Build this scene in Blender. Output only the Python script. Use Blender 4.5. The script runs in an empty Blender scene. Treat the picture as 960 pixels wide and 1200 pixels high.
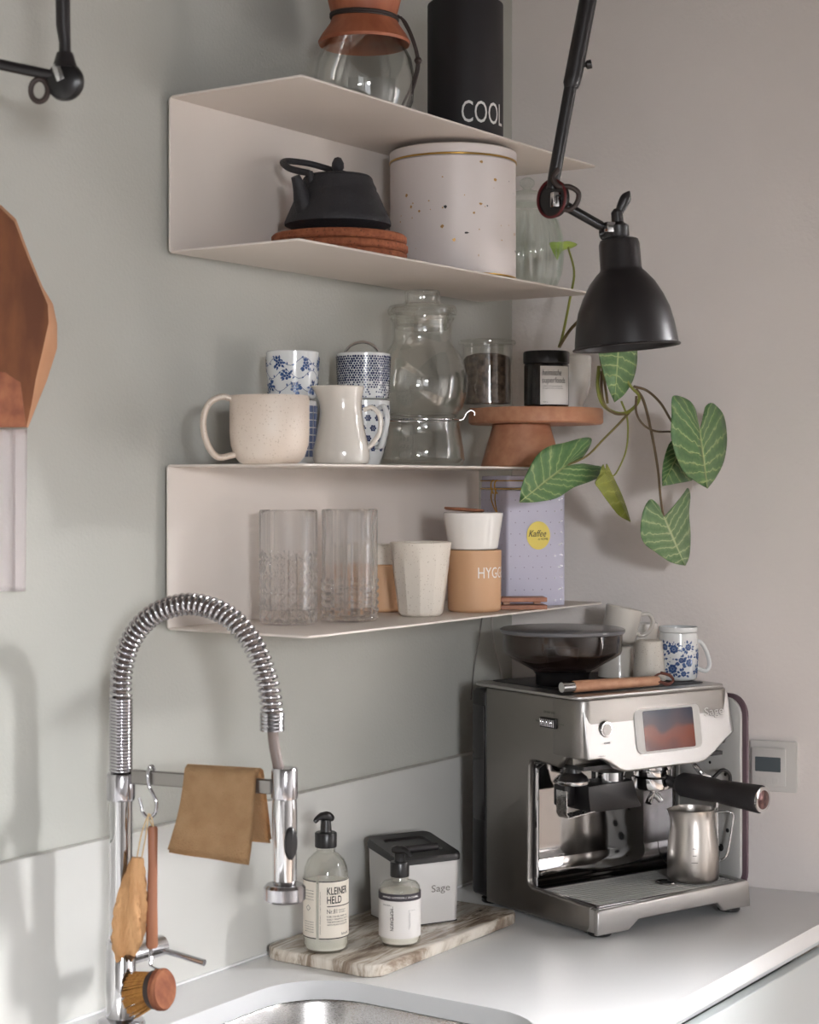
import bpy, bmesh, math, random
from math import sin, cos, pi, radians, sqrt, atan2
from mathutils import Vector, Matrix
random.seed(7)
C = bpy.context.scene.collection
S = bpy.context.scene

# ------------------------------------------------------------------ camera, world, light, exposure
F_PX = 2100.0; HORIZON = 567.0; EYE = 1.58
A = math.atan(1420 / F_PX); CA, SA = cos(A), sin(A)
VD = Vector((CA, SA, 0)); VR = Vector((SA, -CA, 0))          # viewing direction and its right
cam_d = bpy.data.cameras.new('camera'); cam = bpy.data.objects.new('camera', cam_d); C.objects.link(cam)
cam.location = (0, 0, EYE)
cam.rotation_euler = (pi / 2, 0, A - pi / 2)
cam_d.sensor_fit = 'VERTICAL'; cam_d.sensor_height = 36; cam_d.lens = F_PX / 1200 * 36
cam_d.shift_y = -(600 - HORIZON) / 1200
cam_d.clip_start = 0.05
cam_d.dof.use_dof = True; cam_d.dof.focus_distance = 2.72; cam_d.dof.aperture_fstop = 7.0
S.camera = cam
W = bpy.data.worlds.new('world'); S.world = W; W.use_nodes = True
W.node_tree.nodes['Background'].inputs[0].default_value = (0.9, 0.93, 1, 1)
W.node_tree.nodes['Background'].inputs[1].default_value = 1.4
S.view_settings.view_transform = 'Standard'; S.view_settings.look = 'None'
S.view_settings.exposure = 1.0; S.view_settings.gamma = 1; S.view_settings.use_curve_mapping = False
S.cycles.use_denoising = True
S.cycles.max_bounces = 14; S.cycles.transparent_max_bounces = 24; S.cycles.transmission_bounces = 12
S.cycles.sample_clamp_indirect = 6
S.cycles.caustics_refractive = True; S.cycles.caustics_reflective = False


def area(name, loc, direction, sx, sy, power, col):
    l = bpy.data.lights.new(name, 'AREA'); l.shape = 'RECTANGLE'; l.size = sx; l.size_y = sy
    l.energy = power; l.color = col
    o = bpy.data.objects.new(name, l); C.objects.link(o); o.location = loc
    o.rotation_euler = Vector(direction).to_track_quat('-Z', 'Y').to_euler()
    return o


CORNER = Vector((2.745, 1.636, 0)); WDIR = Vector((0.2, -1, 0)).normalized(); WNOR = Vector((-1, -0.2, 0)).normalized()
_p = CORNER + WDIR * 2.15; 
_q = CORNER + WDIR * 2.1 - WNOR * .75
area('window_light_right', (_q.x, _q.y, 2.35), WNOR + Vector((0, 0, -1.0)), 1.7, 1.5, 1120, (0.99, 0.985, 1.0))
area('window_light_left', (-1.4, -2.45, 2.35), (.25, 1, -1.0), 1.6, 1.5, 500, (0.96, 0.97, 1.0))



# ------------------------------------------------------------------ helpers
def ray(u, v):
    k = (u - 480) / F_PX
    return Vector((k * SA + CA, -k * CA + SA, (HORIZON - v) / F_PX))


EYEV = Vector((0, 0, EYE))


def ony(u, v, y): r = ray(u, v); return r * (y / r.y) + EYEV
def onz(u, v, z): r = ray(u, v); return r * ((z - EYE) / r.z) + EYEV
def atZ(u, v, Z): return ray(u, v) * Z + EYEV


def lin(c):
    return tuple(((x / 255) / 12.92 if x / 255 <= 0.04045 else ((x / 255 + 0.055) / 1.055) ** 2.4) for x in c) + (1,)


MATS = {}


def M(name, rgb, rough=0.5, metal=0.0, rgb2=None, scale=8, stretch=(1, 1, 1), bump=0.0, bscale=60, bstretch=None,
      ramp=(0.35, 0.65), detail=4, coat=0, spec=None, trans=0, ior=1.45, speck=None, rvar=0, sss=0):
    m = bpy.data.materials.new(name); m.use_nodes = True; MATS[name] = m
    nt = m.node_tree; N = nt.nodes; L = nt.links; b = N['Principled BSDF']
    b.inputs['Base Color'].default_value = lin(rgb); b.inputs['Roughness'].default_value = rough
    b.inputs['Metallic'].default_value = metal
    if coat: b.inputs['Coat Weight'].default_value = coat; b.inputs['Coat Roughness'].default_value = 0.12
    if spec is not None: b.inputs['Specular IOR Level'].default_value = spec
    if trans: b.inputs['Transmission Weight'].default_value = trans; b.inputs['IOR'].default_value = ior
    if sss: b.inputs['Subsurface Weight'].default_value = sss; b.inputs['Subsurface Radius'].default_value = (0.01, 0.008, 0.005)
    tc = N.new('ShaderNodeTexCoord')

    def noise(sc, st, det):
        mp = N.new('ShaderNodeMapping'); mp.inputs['Scale'].default_value = st
        L.new(tc.outputs['Object'], mp.inputs[0])
        n = N.new('ShaderNodeTexNoise'); n.inputs['Scale'].default_value = sc; n.inputs['Detail'].default_value = det
        L.new(mp.outputs[0], n.inputs['Vector']); return n
    src = None
    if rgb2:
        n = noise(scale, stretch, detail); r = N.new('ShaderNodeValToRGB')
        r.color_ramp.elements[0].position = ramp[0]; r.color_ramp.elements[1].position = ramp[1]
        r.color_ramp.elements[0].color = lin(rgb); r.color_ramp.elements[1].color = lin(rgb2)
        L.new(n.outputs['Fac'], r.inputs[0]); src = r.outputs[0]
        L.new(src, b.inputs['Base Color'])
    if speck:   # (rgb, scale, threshold)
        v = N.new('ShaderNodeTexVoronoi'); v.inputs['Scale'].default_value = speck[1]
        L.new(tc.outputs['Object'], v.inputs['Vector'])
        wn = N.new('ShaderNodeTexWhiteNoise'); L.new(v.outputs['Position'], wn.inputs['Vector'])
        mu = N.new('ShaderNodeMath'); mu.operation = 'MULTIPLY'; mu.inputs[1].default_value = speck[2]
        L.new(wn.outputs['Value'], mu.inputs[0])
        lt = N.new('ShaderNodeMath'); lt.operation = 'LESS_THAN'
        L.new(v.outputs['Distance'], lt.inputs[0]); L.new(mu.outputs[0], lt.inputs[1])
        mx = N.new('ShaderNodeMix'); mx.data_type = 'RGBA'; L.new(lt.outputs[0], mx.inputs['Factor'])
        if src: L.new(src, mx.inputs[6])
        else: mx.inputs[6].default_value = lin(rgb)
        mx.inputs[7].default_value = lin(speck[0]); L.new(mx.outputs[2], b.inputs['Base Color'])
    if bump:
        n = noise(bscale, bstretch or stretch, 3); bp = N.new('ShaderNodeBump'); bp.inputs['Strength'].default_value = bump
        bp.inputs['Distance'].default_value = 0.002
        L.new(n.outputs['Fac'], bp.inputs['Height']); L.new(bp.outputs[0], b.inputs['Normal'])
        if rvar:
            mr = N.new('ShaderNodeMapRange'); mr.inputs['To Min'].default_value = max(0, rough - rvar); mr.inputs['To Max'].default_value = rough + rvar
            L.new(n.outputs['Fac'], mr.inputs[0]); L.new(mr.outputs[0], b.inputs['Roughness'])
    return m


def thin_glass(name, tint, edge, ior=1.5, rough=0.0):
    m = bpy.data.materials.new(name); m.use_nodes = True; MATS[name] = m
    nt = m.node_tree; N = nt.nodes; L = nt.links; N.remove(N['Principled BSDF'])
    out = N['Material Output']; tr = N.new('ShaderNodeBsdfTransparent'); gl = N.new('ShaderNodeBsdfGlossy')
    gl.inputs['Roughness'].default_value = rough; gl.inputs['Color'].default_value = (1, 1, 1, 1)
    lw = None
    mc = N.new('ShaderNodeMix'); mc.data_type = 'RGBA'; mc.inputs[6].default_value = tint + (1,); mc.inputs[7].default_value = edge + (1,)
    L.new(mc.outputs[2], tr.inputs[0])
    f0 = ((ior - 1) / (ior + 1)) ** 2; l2 = N.new('ShaderNodeLayerWeight'); l2.inputs['Blend'].default_value = 0.5
    pw = N.new('ShaderNodeMath'); pw.operation = 'POWER'; pw.inputs[1].default_value = 4.5; L.new(l2.outputs['Facing'], pw.inputs[0]); L.new(pw.outputs[0], mc.inputs['Factor'])
    ma = N.new('ShaderNodeMath'); ma.operation = 'MULTIPLY_ADD'; ma.inputs[1].default_value = .85; ma.inputs[2].default_value = f0; L.new(pw.outputs[0], ma.inputs[0])
    mx = N.new('ShaderNodeMixShader'); L.new(ma.outputs[0], mx.inputs[0]); L.new(tr.outputs[0], mx.inputs[1]); L.new(gl.outputs[0], mx.inputs[2])
    L.new(mx.outputs[0], out.inputs[0]); return m


# paints and surfaces
M('wall_green', (186, 186, 179), 0.85, rgb2=(181, 181, 174), scale=3, bump=.25, bscale=190, spec=.2)
M('wall_beige', (238, 231, 227), 0.9, rgb2=(232, 226, 222), scale=3, bump=.4, bscale=150, spec=.2)
M('plain_white', (196, 192, 188), 0.8)
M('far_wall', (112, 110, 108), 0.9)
M('floor_wood', (112, 102, 92), 0.5, rgb2=(96, 86, 78), scale=6, stretch=(.3, 4, 1))
M('worktop', (230, 230, 230), 0.3, rgb2=(226, 226, 226), scale=5, spec=.45)
M('upstand', (207, 206, 201), 0.55, rgb2=(202, 201, 196), scale=4)
M('silicone', (190, 186, 180), 0.6)
M('cabinet', (206, 212, 213), 0.45)
M('shelf', (222, 213, 205), 0.55, bump=.15, bscale=900)
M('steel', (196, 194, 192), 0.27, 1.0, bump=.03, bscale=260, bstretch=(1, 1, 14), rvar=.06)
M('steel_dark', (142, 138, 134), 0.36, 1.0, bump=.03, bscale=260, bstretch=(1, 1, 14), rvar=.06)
M('brushed', (188, 186, 184), 0.36, 1.0, bump=.05, bscale=300, bstretch=(.3, .3, 9), rvar=.08)
M('jug_steel', (196, 190, 184), 0.3, 1.0, bump=.012, bscale=200, bstretch=(.4, .4, 8))
M('chrome', (214, 213, 214), 0.07, 1.0)
M('chrome_soft', (196, 194, 198), 0.16, 1.0)
M('mirror', (205, 203, 202), 0.06, 1.0)
M('black_plastic', (24, 22, 23), 0.32)
M('black_matte', (32, 29, 31), 0.55)
M('black_lamp', (30, 26, 27), 0.36)
M('black_iron', (37, 36, 40), 0.62, bump=.5, bscale=260)
M('dark_red', (92, 30, 32), 0.4)
M('dark_hole', (14, 13, 14), 0.7)
M('brand_shadow', (92, 88, 86), .5, .3)
M('hopper_brown', (74, 60, 56), .5)
M('hose', (112, 98, 92), .4)
M('satin', (210, 208, 206), .42, .55)
M('wood_lit', (204, 156, 122), .7, rgb2=(188, 138, 104), scale=9, spec=.2)
M('reflection_tint', (150, 116, 112), .25, .8, rgb2=(70, 50, 52), scale=90)
M('plum', (104, 84, 92), 0.5)
M('white_metal', (212, 210, 206), 0.35)
M('cork', (164, 98, 66), 0.9, rgb2=(134, 74, 48), scale=130, bump=.7, bscale=220, speck=((112, 64, 42), 200, .32))
M('tin_white', (219, 211, 208), 0.42)
M('gold', (206, 164, 84), 0.28, 1.0)
M('copper_fleck', (190, 150, 96), 0.3, .9)
M('ceramic_speckled', (216, 203, 190), 0.42, rgb2=(208, 192, 177), scale=14, speck=((184, 166, 148), 330, .3))
M('ceramic_white', (240, 237, 232), 0.2, coat=.4)
M('ceramic_cream', (218, 212, 203), 0.16, coat=.6, bump=.25, bscale=60)
M('ceramic_raw', (222, 214, 202), 0.45, speck=((190, 178, 164), 300, .28))
M('porcelain', (228, 230, 230), 0.14, coat=.5)
M('blue_print', (48, 74, 122), 0.25, rgb2=(70, 98, 146), scale=120)
M('navy_print', (42, 54, 92), 0.25)
M('blue_glaze', (96, 112, 150), 0.25)
M('beige_cup', (206, 164, 126), 0.55)
M('white_print', (236, 234, 230), 0.5)
M('grey_print', (120, 116, 112), 0.6)
M('black_print', (44, 40, 40), 0.55)
M('lavender', (192, 190, 208), 0.4)
M('silver_dot', (214, 210, 214), 0.25, .8)
M('grey_dot', (142, 134, 156), 0.4)
M('yellow', (228, 208, 104), 0.5)
M('wood_stand', (208, 152, 118), 0.5, rgb2=(194, 134, 102), scale=14, stretch=(.5, 6, 5), bump=.05)
M('wood_collar', (176, 106, 74), 0.5, rgb2=(156, 88, 60), scale=14, stretch=(3, 3, .6), bump=.08)
M('wood_brown', (166, 112, 82), 0.5, rgb2=(146, 92, 66), scale=10, stretch=(6, 6, .5))
M('wood_light', (204, 156, 124), 0.45, rgb2=(188, 136, 106), scale=16, stretch=(.6, 8, 8))
M('wood_board', (126, 80, 52), 0.8, spec=.15, rgb2=(92, 58, 42), scale=9, stretch=(2, 2, .8), detail=6)
M('wood_red', (152, 98, 70), 0.75, spec=.2, rgb2=(122, 72, 54), scale=40, stretch=(1, 6, 1))
M('leather', (52, 40, 36), 0.55)
M('leather_red', (96, 50, 38), 0.5)
M('string', (206, 180, 140), 0.8)
M('bristle', (196, 142, 72), 0.7, rgb2=(170, 114, 52), scale=60, stretch=(1, 8, 1), bump=.6, bscale=300)
M('cloth_tan', (208, 172, 130), 0.95, rgb2=(196, 158, 116), scale=40, bump=.9, bscale=420, sss=0)
M('cloth_gold', (182, 132, 84), 0.7, rgb2=(208, 160, 112), scale=26, stretch=(2, 2, .5), bump=.8, bscale=140)
M('cloth_white', (232, 225, 224), 0.9, bump=.4, bscale=300)
M('soap', (214, 212, 202), 0.3)
M('lotion', (230, 226, 216), 0.35)
M('label_cream', (226, 217, 203), 0.6)
M('label_white', (226, 222, 218), 0.6)
M('label_dark', (54, 48, 54), 0.55)
M('dark_glass', (26, 24, 26), 0.14, coat=.4)
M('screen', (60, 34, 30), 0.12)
M('lcd', (92, 102, 106), 0.15, coat=.5)
M('tea', (120, 100, 84), 0.9, rgb2=(58, 44, 36), scale=90, bump=1, bscale=120)
M('stem', (122, 112, 62), 0.5, rgb2=(98, 78, 52), scale=30)
M('stem_brown', (104, 86, 62), 0.5)
M('vine', (134, 138, 62), 0.5)
M('soil', (60, 46, 38), 0.95, bump=1, bscale=90)
M('cable_white', (188, 184, 178), 0.5)
M('crystal', (255, 255, 255), 0.0, trans=1.0, ior=1.46)
_n = MATS['crystal'].node_tree; _mx = _n.nodes.new('ShaderNodeMixShader'); _t = _n.nodes.new('ShaderNodeBsdfTransparent'); _mx.inputs[0].default_value = .62
_n.links.new(_n.nodes['Principled BSDF'].outputs[0], _mx.inputs[2]); _n.links.new(_t.outputs[0], _mx.inputs[1]); _n.links.new(_mx.outputs[0], _n.nodes['Material Output'].inputs[0])
thin_glass('glass', (0.985, 0.985, 0.975), (0.6, 0.6, 0.56), ior=1.7)
thin_glass('glass_green', (0.965, 0.985, 0.97), (0.62, 0.7, 0.65))
thin_glass('bottle_glass', (0.97, 0.97, 0.955), (0.7, 0.7, 0.66))
thin_glass('smoke', (0.62, 0.57, 0.55), (0.34, 0.3, 0.3), rough=.05)
M('smoke_lid', (96, 96, 100), .28, coat=.3)


def marble_mat():
    m = bpy.data.materials.new('marble'); m.use_nodes = True; MATS['marble'] = m
    N = m.node_tree.nodes; L = m.node_tree.links; b = N['Principled BSDF']; b.inputs['Roughness'].default_value = .22
    tc = N.new('ShaderNodeTexCoord'); mp = N.new('ShaderNodeMapping'); mp.inputs['Rotation'].default_value = (0, 0, -.5); mp.inputs['Scale'].default_value = (1.2, 6, 2)
    L.new(tc.outputs['Object'], mp.inputs[0])
    n = N.new('ShaderNodeTexNoise'); n.inputs['Scale'].default_value = 4.2; n.inputs['Detail'].default_value = 9; n.inputs['Roughness'].default_value = .68; n.inputs['Distortion'].default_value = 1.2
    L.new(mp.outputs[0], n.inputs['Vector'])
    r = N.new('ShaderNodeValToRGB'); e = r.color_ramp.elements
    e[0].position = .34; e[0].color = lin((108, 90, 76)); e[1].position = .68; e[1].color = lin((224, 218, 208))
    for p, c in ((.43, (150, 134, 118)), (.5, (196, 186, 172)), (.56, (214, 206, 194))):
        x = e.new(p); x.color = lin(c)
    L.new(n.outputs['Fac'], r.inputs[0]); L.new(r.outputs[0], b.inputs['Base Color'])


marble_mat()


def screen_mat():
    # touch screen with an emissive gradient, brown below and dark slate above
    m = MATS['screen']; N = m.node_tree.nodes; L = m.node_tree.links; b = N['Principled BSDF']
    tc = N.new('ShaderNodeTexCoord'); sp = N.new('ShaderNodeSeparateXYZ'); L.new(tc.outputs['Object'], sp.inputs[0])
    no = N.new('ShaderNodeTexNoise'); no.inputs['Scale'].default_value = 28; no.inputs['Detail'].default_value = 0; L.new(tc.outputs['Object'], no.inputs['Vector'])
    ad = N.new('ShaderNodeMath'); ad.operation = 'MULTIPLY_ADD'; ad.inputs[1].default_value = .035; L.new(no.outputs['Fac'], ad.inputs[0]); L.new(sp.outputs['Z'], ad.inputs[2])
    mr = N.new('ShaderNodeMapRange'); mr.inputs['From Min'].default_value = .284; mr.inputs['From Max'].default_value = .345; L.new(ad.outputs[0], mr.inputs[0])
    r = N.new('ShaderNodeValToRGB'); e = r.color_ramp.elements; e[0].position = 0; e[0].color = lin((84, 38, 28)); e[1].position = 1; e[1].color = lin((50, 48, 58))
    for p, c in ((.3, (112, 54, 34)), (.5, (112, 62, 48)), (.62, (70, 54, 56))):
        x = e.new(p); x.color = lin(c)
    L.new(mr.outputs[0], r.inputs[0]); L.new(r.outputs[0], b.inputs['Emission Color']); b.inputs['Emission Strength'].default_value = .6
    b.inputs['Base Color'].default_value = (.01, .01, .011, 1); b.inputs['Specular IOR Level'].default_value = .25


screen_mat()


def leaf_mat(name, dark, mid, vein, n_veins=9):
    m = bpy.data.materials.new(name); m.use_nodes = True; MATS[name] = m
    N = m.node_tree.nodes; L = m.node_tree.links; b = N['Principled BSDF']; b.inputs['Roughness'].default_value = .42
    tc = N.new('ShaderNodeTexCoord'); sp = N.new('ShaderNodeSeparateXYZ'); L.new(tc.outputs['UV'], sp.inputs[0])

    def mth(op, a, bb=None, c=None):
        x = N.new('ShaderNodeMath'); x.operation = op
        for i, q in enumerate((a, bb, c)):
            if q is None: continue
            if isinstance(q, (int, float)): x.inputs[i].default_value = q
            else: L.new(q, x.inputs[i])
        return x.outputs[0]
    no = N.new('ShaderNodeTexNoise'); no.inputs['Scale'].default_value = 70; no.inputs['Detail'].default_value = 5; L.new(tc.outputs['Object'], no.inputs['Vector'])
    wob = mth('MULTIPLY', mth('SUBTRACT', no.outputs['Fac'], .5), .07)
    u = mth('ADD', sp.outputs[0], wob)
    fr = mth('PINGPONG', mth('MULTIPLY', u, n_veins), .5)            # 0 on a side vein
    side = mth('SUBTRACT', 1.0, mth('DIVIDE', fr, .12)); side = mth('MAXIMUM', side, 0)
    side = mth('MULTIPLY', side, mth('SUBTRACT', 1.0, mth('MULTIPLY', sp.outputs[1], .55)))
    midr = mth('MAXIMUM', mth('SUBTRACT', 1.0, mth('DIVIDE', sp.outputs[1], .06)), 0)
    v2 = mth('MAXIMUM', side, midr)
    n2 = N.new('ShaderNodeTexNoise'); n2.inputs['Scale'].default_value = 150; n2.inputs['Detail'].default_value = 6; L.new(tc.outputs['Object'], n2.inputs['Vector'])
    halo = mth('MULTIPLY', mth('SUBTRACT', 1.0, mth('MULTIPLY', fr, 1.7)), .62)
    halo = mth('MULTIPLY', mth('ADD', halo, mth('MULTIPLY', mth('SUBTRACT', 1.0, sp.outputs[1]), .25)), mth('MULTIPLY', n2.outputs['Fac'], 1.5))
    m1 = N.new('ShaderNodeMix'); m1.data_type = 'RGBA'; m1.inputs[6].default_value = lin(dark); m1.inputs[7].default_value = lin(mid); m1.clamp_factor = True
    L.new(halo, m1.inputs['Factor'])
    m2 = N.new('ShaderNodeMix'); m2.data_type = 'RGBA'; m2.inputs[7].default_value = lin(vein); L.new(m1.outputs[2], m2.inputs[6])
    L.new(v2, m2.inputs['Factor']); L.new(m2.outputs[2], b.inputs['Base Color'])
    bp = N.new('ShaderNodeBump'); bp.inputs['Strength'].default_value = .5; bp.inputs['Distance'].default_value = .002
    L.new(mth('MULTIPLY', v2, -1), bp.inputs['Height']); L.new(bp.outputs[0], b.inputs['Normal'])


leaf_mat('leaf_green', (58, 98, 56), (118, 150, 92), (176, 188, 132), 12)
leaf_mat('leaf_pale', (72, 108, 66), (138, 164, 116), (192, 200, 154), 12)
leaf_mat('leaf_yellow', (118, 126, 50), (146, 150, 66), (160, 160, 84), 8)
leaf_mat('leaf_lime', (150, 176, 66), (166, 190, 86), (176, 196, 100), 5)


class G:
    def __init__(s): s.b = bmesh.new()

    def lathe(s, prof, seg=48, c=(0, 0, 0), mat=None, rad=None):
        """prof: (r, z) list, bottom outside to inside; rad(a, r, z) may change the radius"""
        b = s.b; cx, cy, cz = c; rows = []
        for r, z in prof:
            if r < 1e-6:
                v = b.verts.new(Vector((cx, cy, cz + z)) if mat is None else mat @ Vector((0, 0, z))); rows.append([v])
            else:
                row = []
                for i in range(seg):
                    a = 2 * pi * i / seg; rr = rad(a, r, z) if rad else r
                    p = Vector((rr * cos(a), rr * sin(a), z))
                    p = (p + Vector(c)) if mat is None else mat @ p
                    row.append(b.verts.new(p))
                rows.append(row)
        for p, q in zip(rows, rows[1:]):
            if len(p) == 1 and len(q) == 1: continue
            for i in range(seg):
                j = (i + 1) % seg
                if len(p) == 1: b.faces.new((p[0], q[j], q[i]))
                elif len(q) == 1: b.faces.new((p[i], p[j], q[0]))
                else: b.faces.new((p[i], p[j], q[j], q[i]))
        return s

    def tube(s, pts, r, seg=10, caps=True, flat=None, up=None):
        pts = [Vector(p) for p in pts]; n = len(pts); rs = r if isinstance(r, (list, tuple)) else [r] * n
        T = []
        for i in range(n):
            t = pts[min(i + 1, n - 1)] - pts[max(i - 1, 0)]; T.append(t.normalized())
        ref = Vector(up) if up else (Vector((0, 0, 1)) if abs(T[0].z) < .9 else Vector((1, 0, 0)))
        nrm = (ref - T[0] * ref.dot(T[0])).normalized(); rows = []
        for i in range(n):
            if i:
                q = T[i - 1].rotation_difference(T[i]); nrm = (q @ nrm); nrm = (nrm - T[i] * nrm.dot(T[i])).normalized()
            bi = T[i].cross(nrm); fx = flat if flat else 1
            rows.append([s.b.verts.new(pts[i] + nrm * cos(2 * pi * k / seg) * rs[i] + bi * sin(2 * pi * k / seg) * rs[i] * fx) for k in range(seg)])
        for p, q in zip(rows, rows[1:]):
            for i in range(seg): s.b.faces.new((p[i], p[(i + 1) % seg], q[(i + 1) % seg], q[i]))
        if caps:
            s.b.faces.new(list(reversed(rows[0]))); s.b.faces.new(rows[-1])
        return s

    def box(s, lo, hi, bevel=0.0, seg=2, mat=None):
        b = s.b; x0, y0, z0 = lo; x1, y1, z1 = hi
        P = [(x0, y0, z0), (x1, y0, z0), (x1, y1, z0), (x0, y1, z0), (x0, y0, z1), (x1, y0, z1), (x1, y1, z1), (x0, y1, z1)]
        v = [b.verts.new(mat @ Vector(p) if mat else p) for p in P]
        f = [b.faces.new([v[i] for i in q]) for q in ((3, 2, 1, 0), (4, 5, 6, 7), (0, 1, 5, 4), (1, 2, 6, 5), (2, 3, 7, 6), (3, 0, 4, 7))]
        if bevel:
            es = list({e for q in f for e in q.edges})
            bmesh.ops.bevel(b, geom=es, offset=bevel, segments=seg, profile=.5, affect='EDGES')
        return s

    def prism(s, poly, h0, h1, fr=None, bevel=0.0, seg=2):
        """poly in the local (a, b) plane, extruded along c from h0 to h1; fr maps (a, b, c) to a point"""
        fr = fr or (lambda a, b, c: Vector((a, b, c))); b = s.b
        lo = [b.verts.new(fr(p[0], p[1], h0)) for p in poly]; hi = [b.verts.new(fr(p[0], p[1], h1)) for p in poly]; n = len(poly)
        f = [b.faces.new(list(reversed(lo))), b.faces.new(hi)]
        for i in range(n): f.append(b.faces.new((lo[i], lo[(i + 1) % n], hi[(i + 1) % n], hi[i])))
        bmesh.ops.recalc_face_normals(b, faces=f)
        if bevel:
            es = list({e for q in f[:2] for e in q.edges})
            bmesh.ops.bevel(b, geom=es, offset=bevel, segments=seg, profile=.5, affect='EDGES')
        return s

    def grid(s, rows, closed=False, thick=0.0):
        V = [[s.b.verts.new(p) for p in r] for r in rows]
        for p, q in zip(V, V[1:]):
            for i in range(len(p) - 1): s.b.faces.new((p[i], p[i + 1], q[i + 1], q[i]))
            if closed: s.b.faces.new((p[-1], p[0], q[0], q[-1]))
        return s

    def polys(s, verts, faces):
        V = [s.b.verts.new(p) for p in verts]
        for f in faces:
            try: s.b.faces.new([V[i] for i in f])
            except ValueError: pass
        return s

    def mesh(s, name, ang=38, recalc=True):
        b = s.b
        if recalc: bmesh.ops.recalc_face_normals(b, faces=b.faces)
        la = radians(ang)
        for f in b.faces: f.smooth = True
        for e in b.edges:
            if len(e.link_faces) == 2 and e.calc_face_angle(0) > la: e.smooth = False
        me = bpy.data.meshes.new(name); b.to_mesh(me); b.free(); return me

    def obj(s, name, m, parent=None, ang=38, label=None, loc=None, recalc=True):
        o = bpy.data.objects.new(name, s.mesh(name, ang, recalc)); C.objects.link(o)
        o.data.materials.append(MATS[m])
        if parent: o.parent = parent
        if label: o['label'] = label
        if loc: o.location = loc
        return o


def thing(name, label, cat, loc=(0, 0, 0), rz=0.0, group=None):
    o = bpy.data.objects.new(name, None); C.objects.link(o); o.empty_display_size = .05
    o.location = loc; o.rotation_euler = (0, 0, rz); o['label'] = label; o['category'] = cat
    if group: o['group'] = group
    return o


def struct(o): o['kind'] = 'structure'; return o


def copy_thing(root, loc, rz, label, group=None):
    r = root.copy(); C.objects.link(r); r.location = loc; r.rotation_euler = (0, 0, rz); r['label'] = label
    if group: r['group'] = group
    for ch in list(root.children):
        c = ch.copy(); C.objects.link(c); c.parent = r
        for g in ch.children:
            d = g.copy(); C.objects.link(d); d.parent = c
    return r


def spline(P, n=8):
    P = [Vector(p) for p in P]; Q = [P[0] * 2 - P[1]] + P + [P[-1] * 2 - P[-2]]; out = []
    for i in range(1, len(Q) - 2):
        a, b, c, d = Q[i - 1:i + 3]
        for k in range(n):
            t = k / n
            out.append(.5 * ((2 * b) + (c - a) * t + (2 * a - 5 * b + 4 * c - d) * t * t + (3 * b - a - 3 * c + d) * t ** 3))
    out.append(P[-1]); return out


def cup_prof(rb, rt, h, t=.003, foot=.0, rnd=.006, curve=0.0):
    """outer wall from the foot up, over the rim, and the inner wall down"""
    out = [(0, 0), (rb - rnd, 0)]
    for k in range(1, 5): a = k / 4 * pi / 2; out.append((rb - rnd + rnd * sin(a), rnd - rnd * cos(a)))
    n = 10
    for k in range(1, n + 1):
        q = k / n; out.append((rb + (rt - rb) * q + curve * sin(pi * q), rnd + (h - rnd - t * .4) * q))
    out.append((rt - t * .5, h))
    inn = []
    for k in range(n, 0, -1):
        q = k / n; inn.append((rb + (rt - rb) * q + curve * sin(pi * q) - t, rnd + (h - rnd - t * .4) * q))
    out += inn + [(max(rb - rnd - t, .002), t * 1.3), (0, t * 1.3)]
    return out


AZ_CAM = atan2(-SA, -CA)            # azimuth that faces the camera; + turns to the right as seen


def cyl(R, a0, z0=0, off=.0004, world_rz=0.0, c=(0, 0)):
    """maps flat (x, y) onto an upright cylinder; R may be a function of z"""
    def f(x, y):
        z = z0 + y; r = (R(z) if callable(R) else R); a = AZ_CAM - world_rz + a0 + x / r; r += off
        return Vector((c[0] + r * cos(a), c[1] + r * sin(a), z))
    return f


_tc = {}


def text_geo(body, w, h, shear=0.0, bold=0.0, space=1.0, nfit=False):
    cu = bpy.data.curves.new('t', 'FONT'); cu.body = body; cu.size = 1; cu.shear = shear; cu.offset = bold; cu.space_character = space
    cu.resolution_u = 3
    o = bpy.data.objects.new('t', cu); C.objects.link(o)
    bpy.context.view_layer.update()
    me = o.evaluated_get(bpy.context.evaluated_depsgraph_get()).to_mesh()
    V = [(v.co.x, v.co.y) for v in me.vertices]; Fs = [tuple(p.vertices) for p in me.polygons]
    o.evaluated_get(bpy.context.evaluated_depsgraph_get()).to_mesh_clear()
    bpy.data.objects.remove(o); bpy.data.curves.remove(cu)
    x0 = min(v[0] for v in V); x1 = max(v[0] for v in V); y0 = min(v[1] for v in V); y1 = max(v[1] for v in V)
    sx = w / (x1 - x0); sy = h / (y1 - y0) if h else sx
    return [((x - x0) * sx, (y - y0) * sy) for x, y in V], Fs


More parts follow.
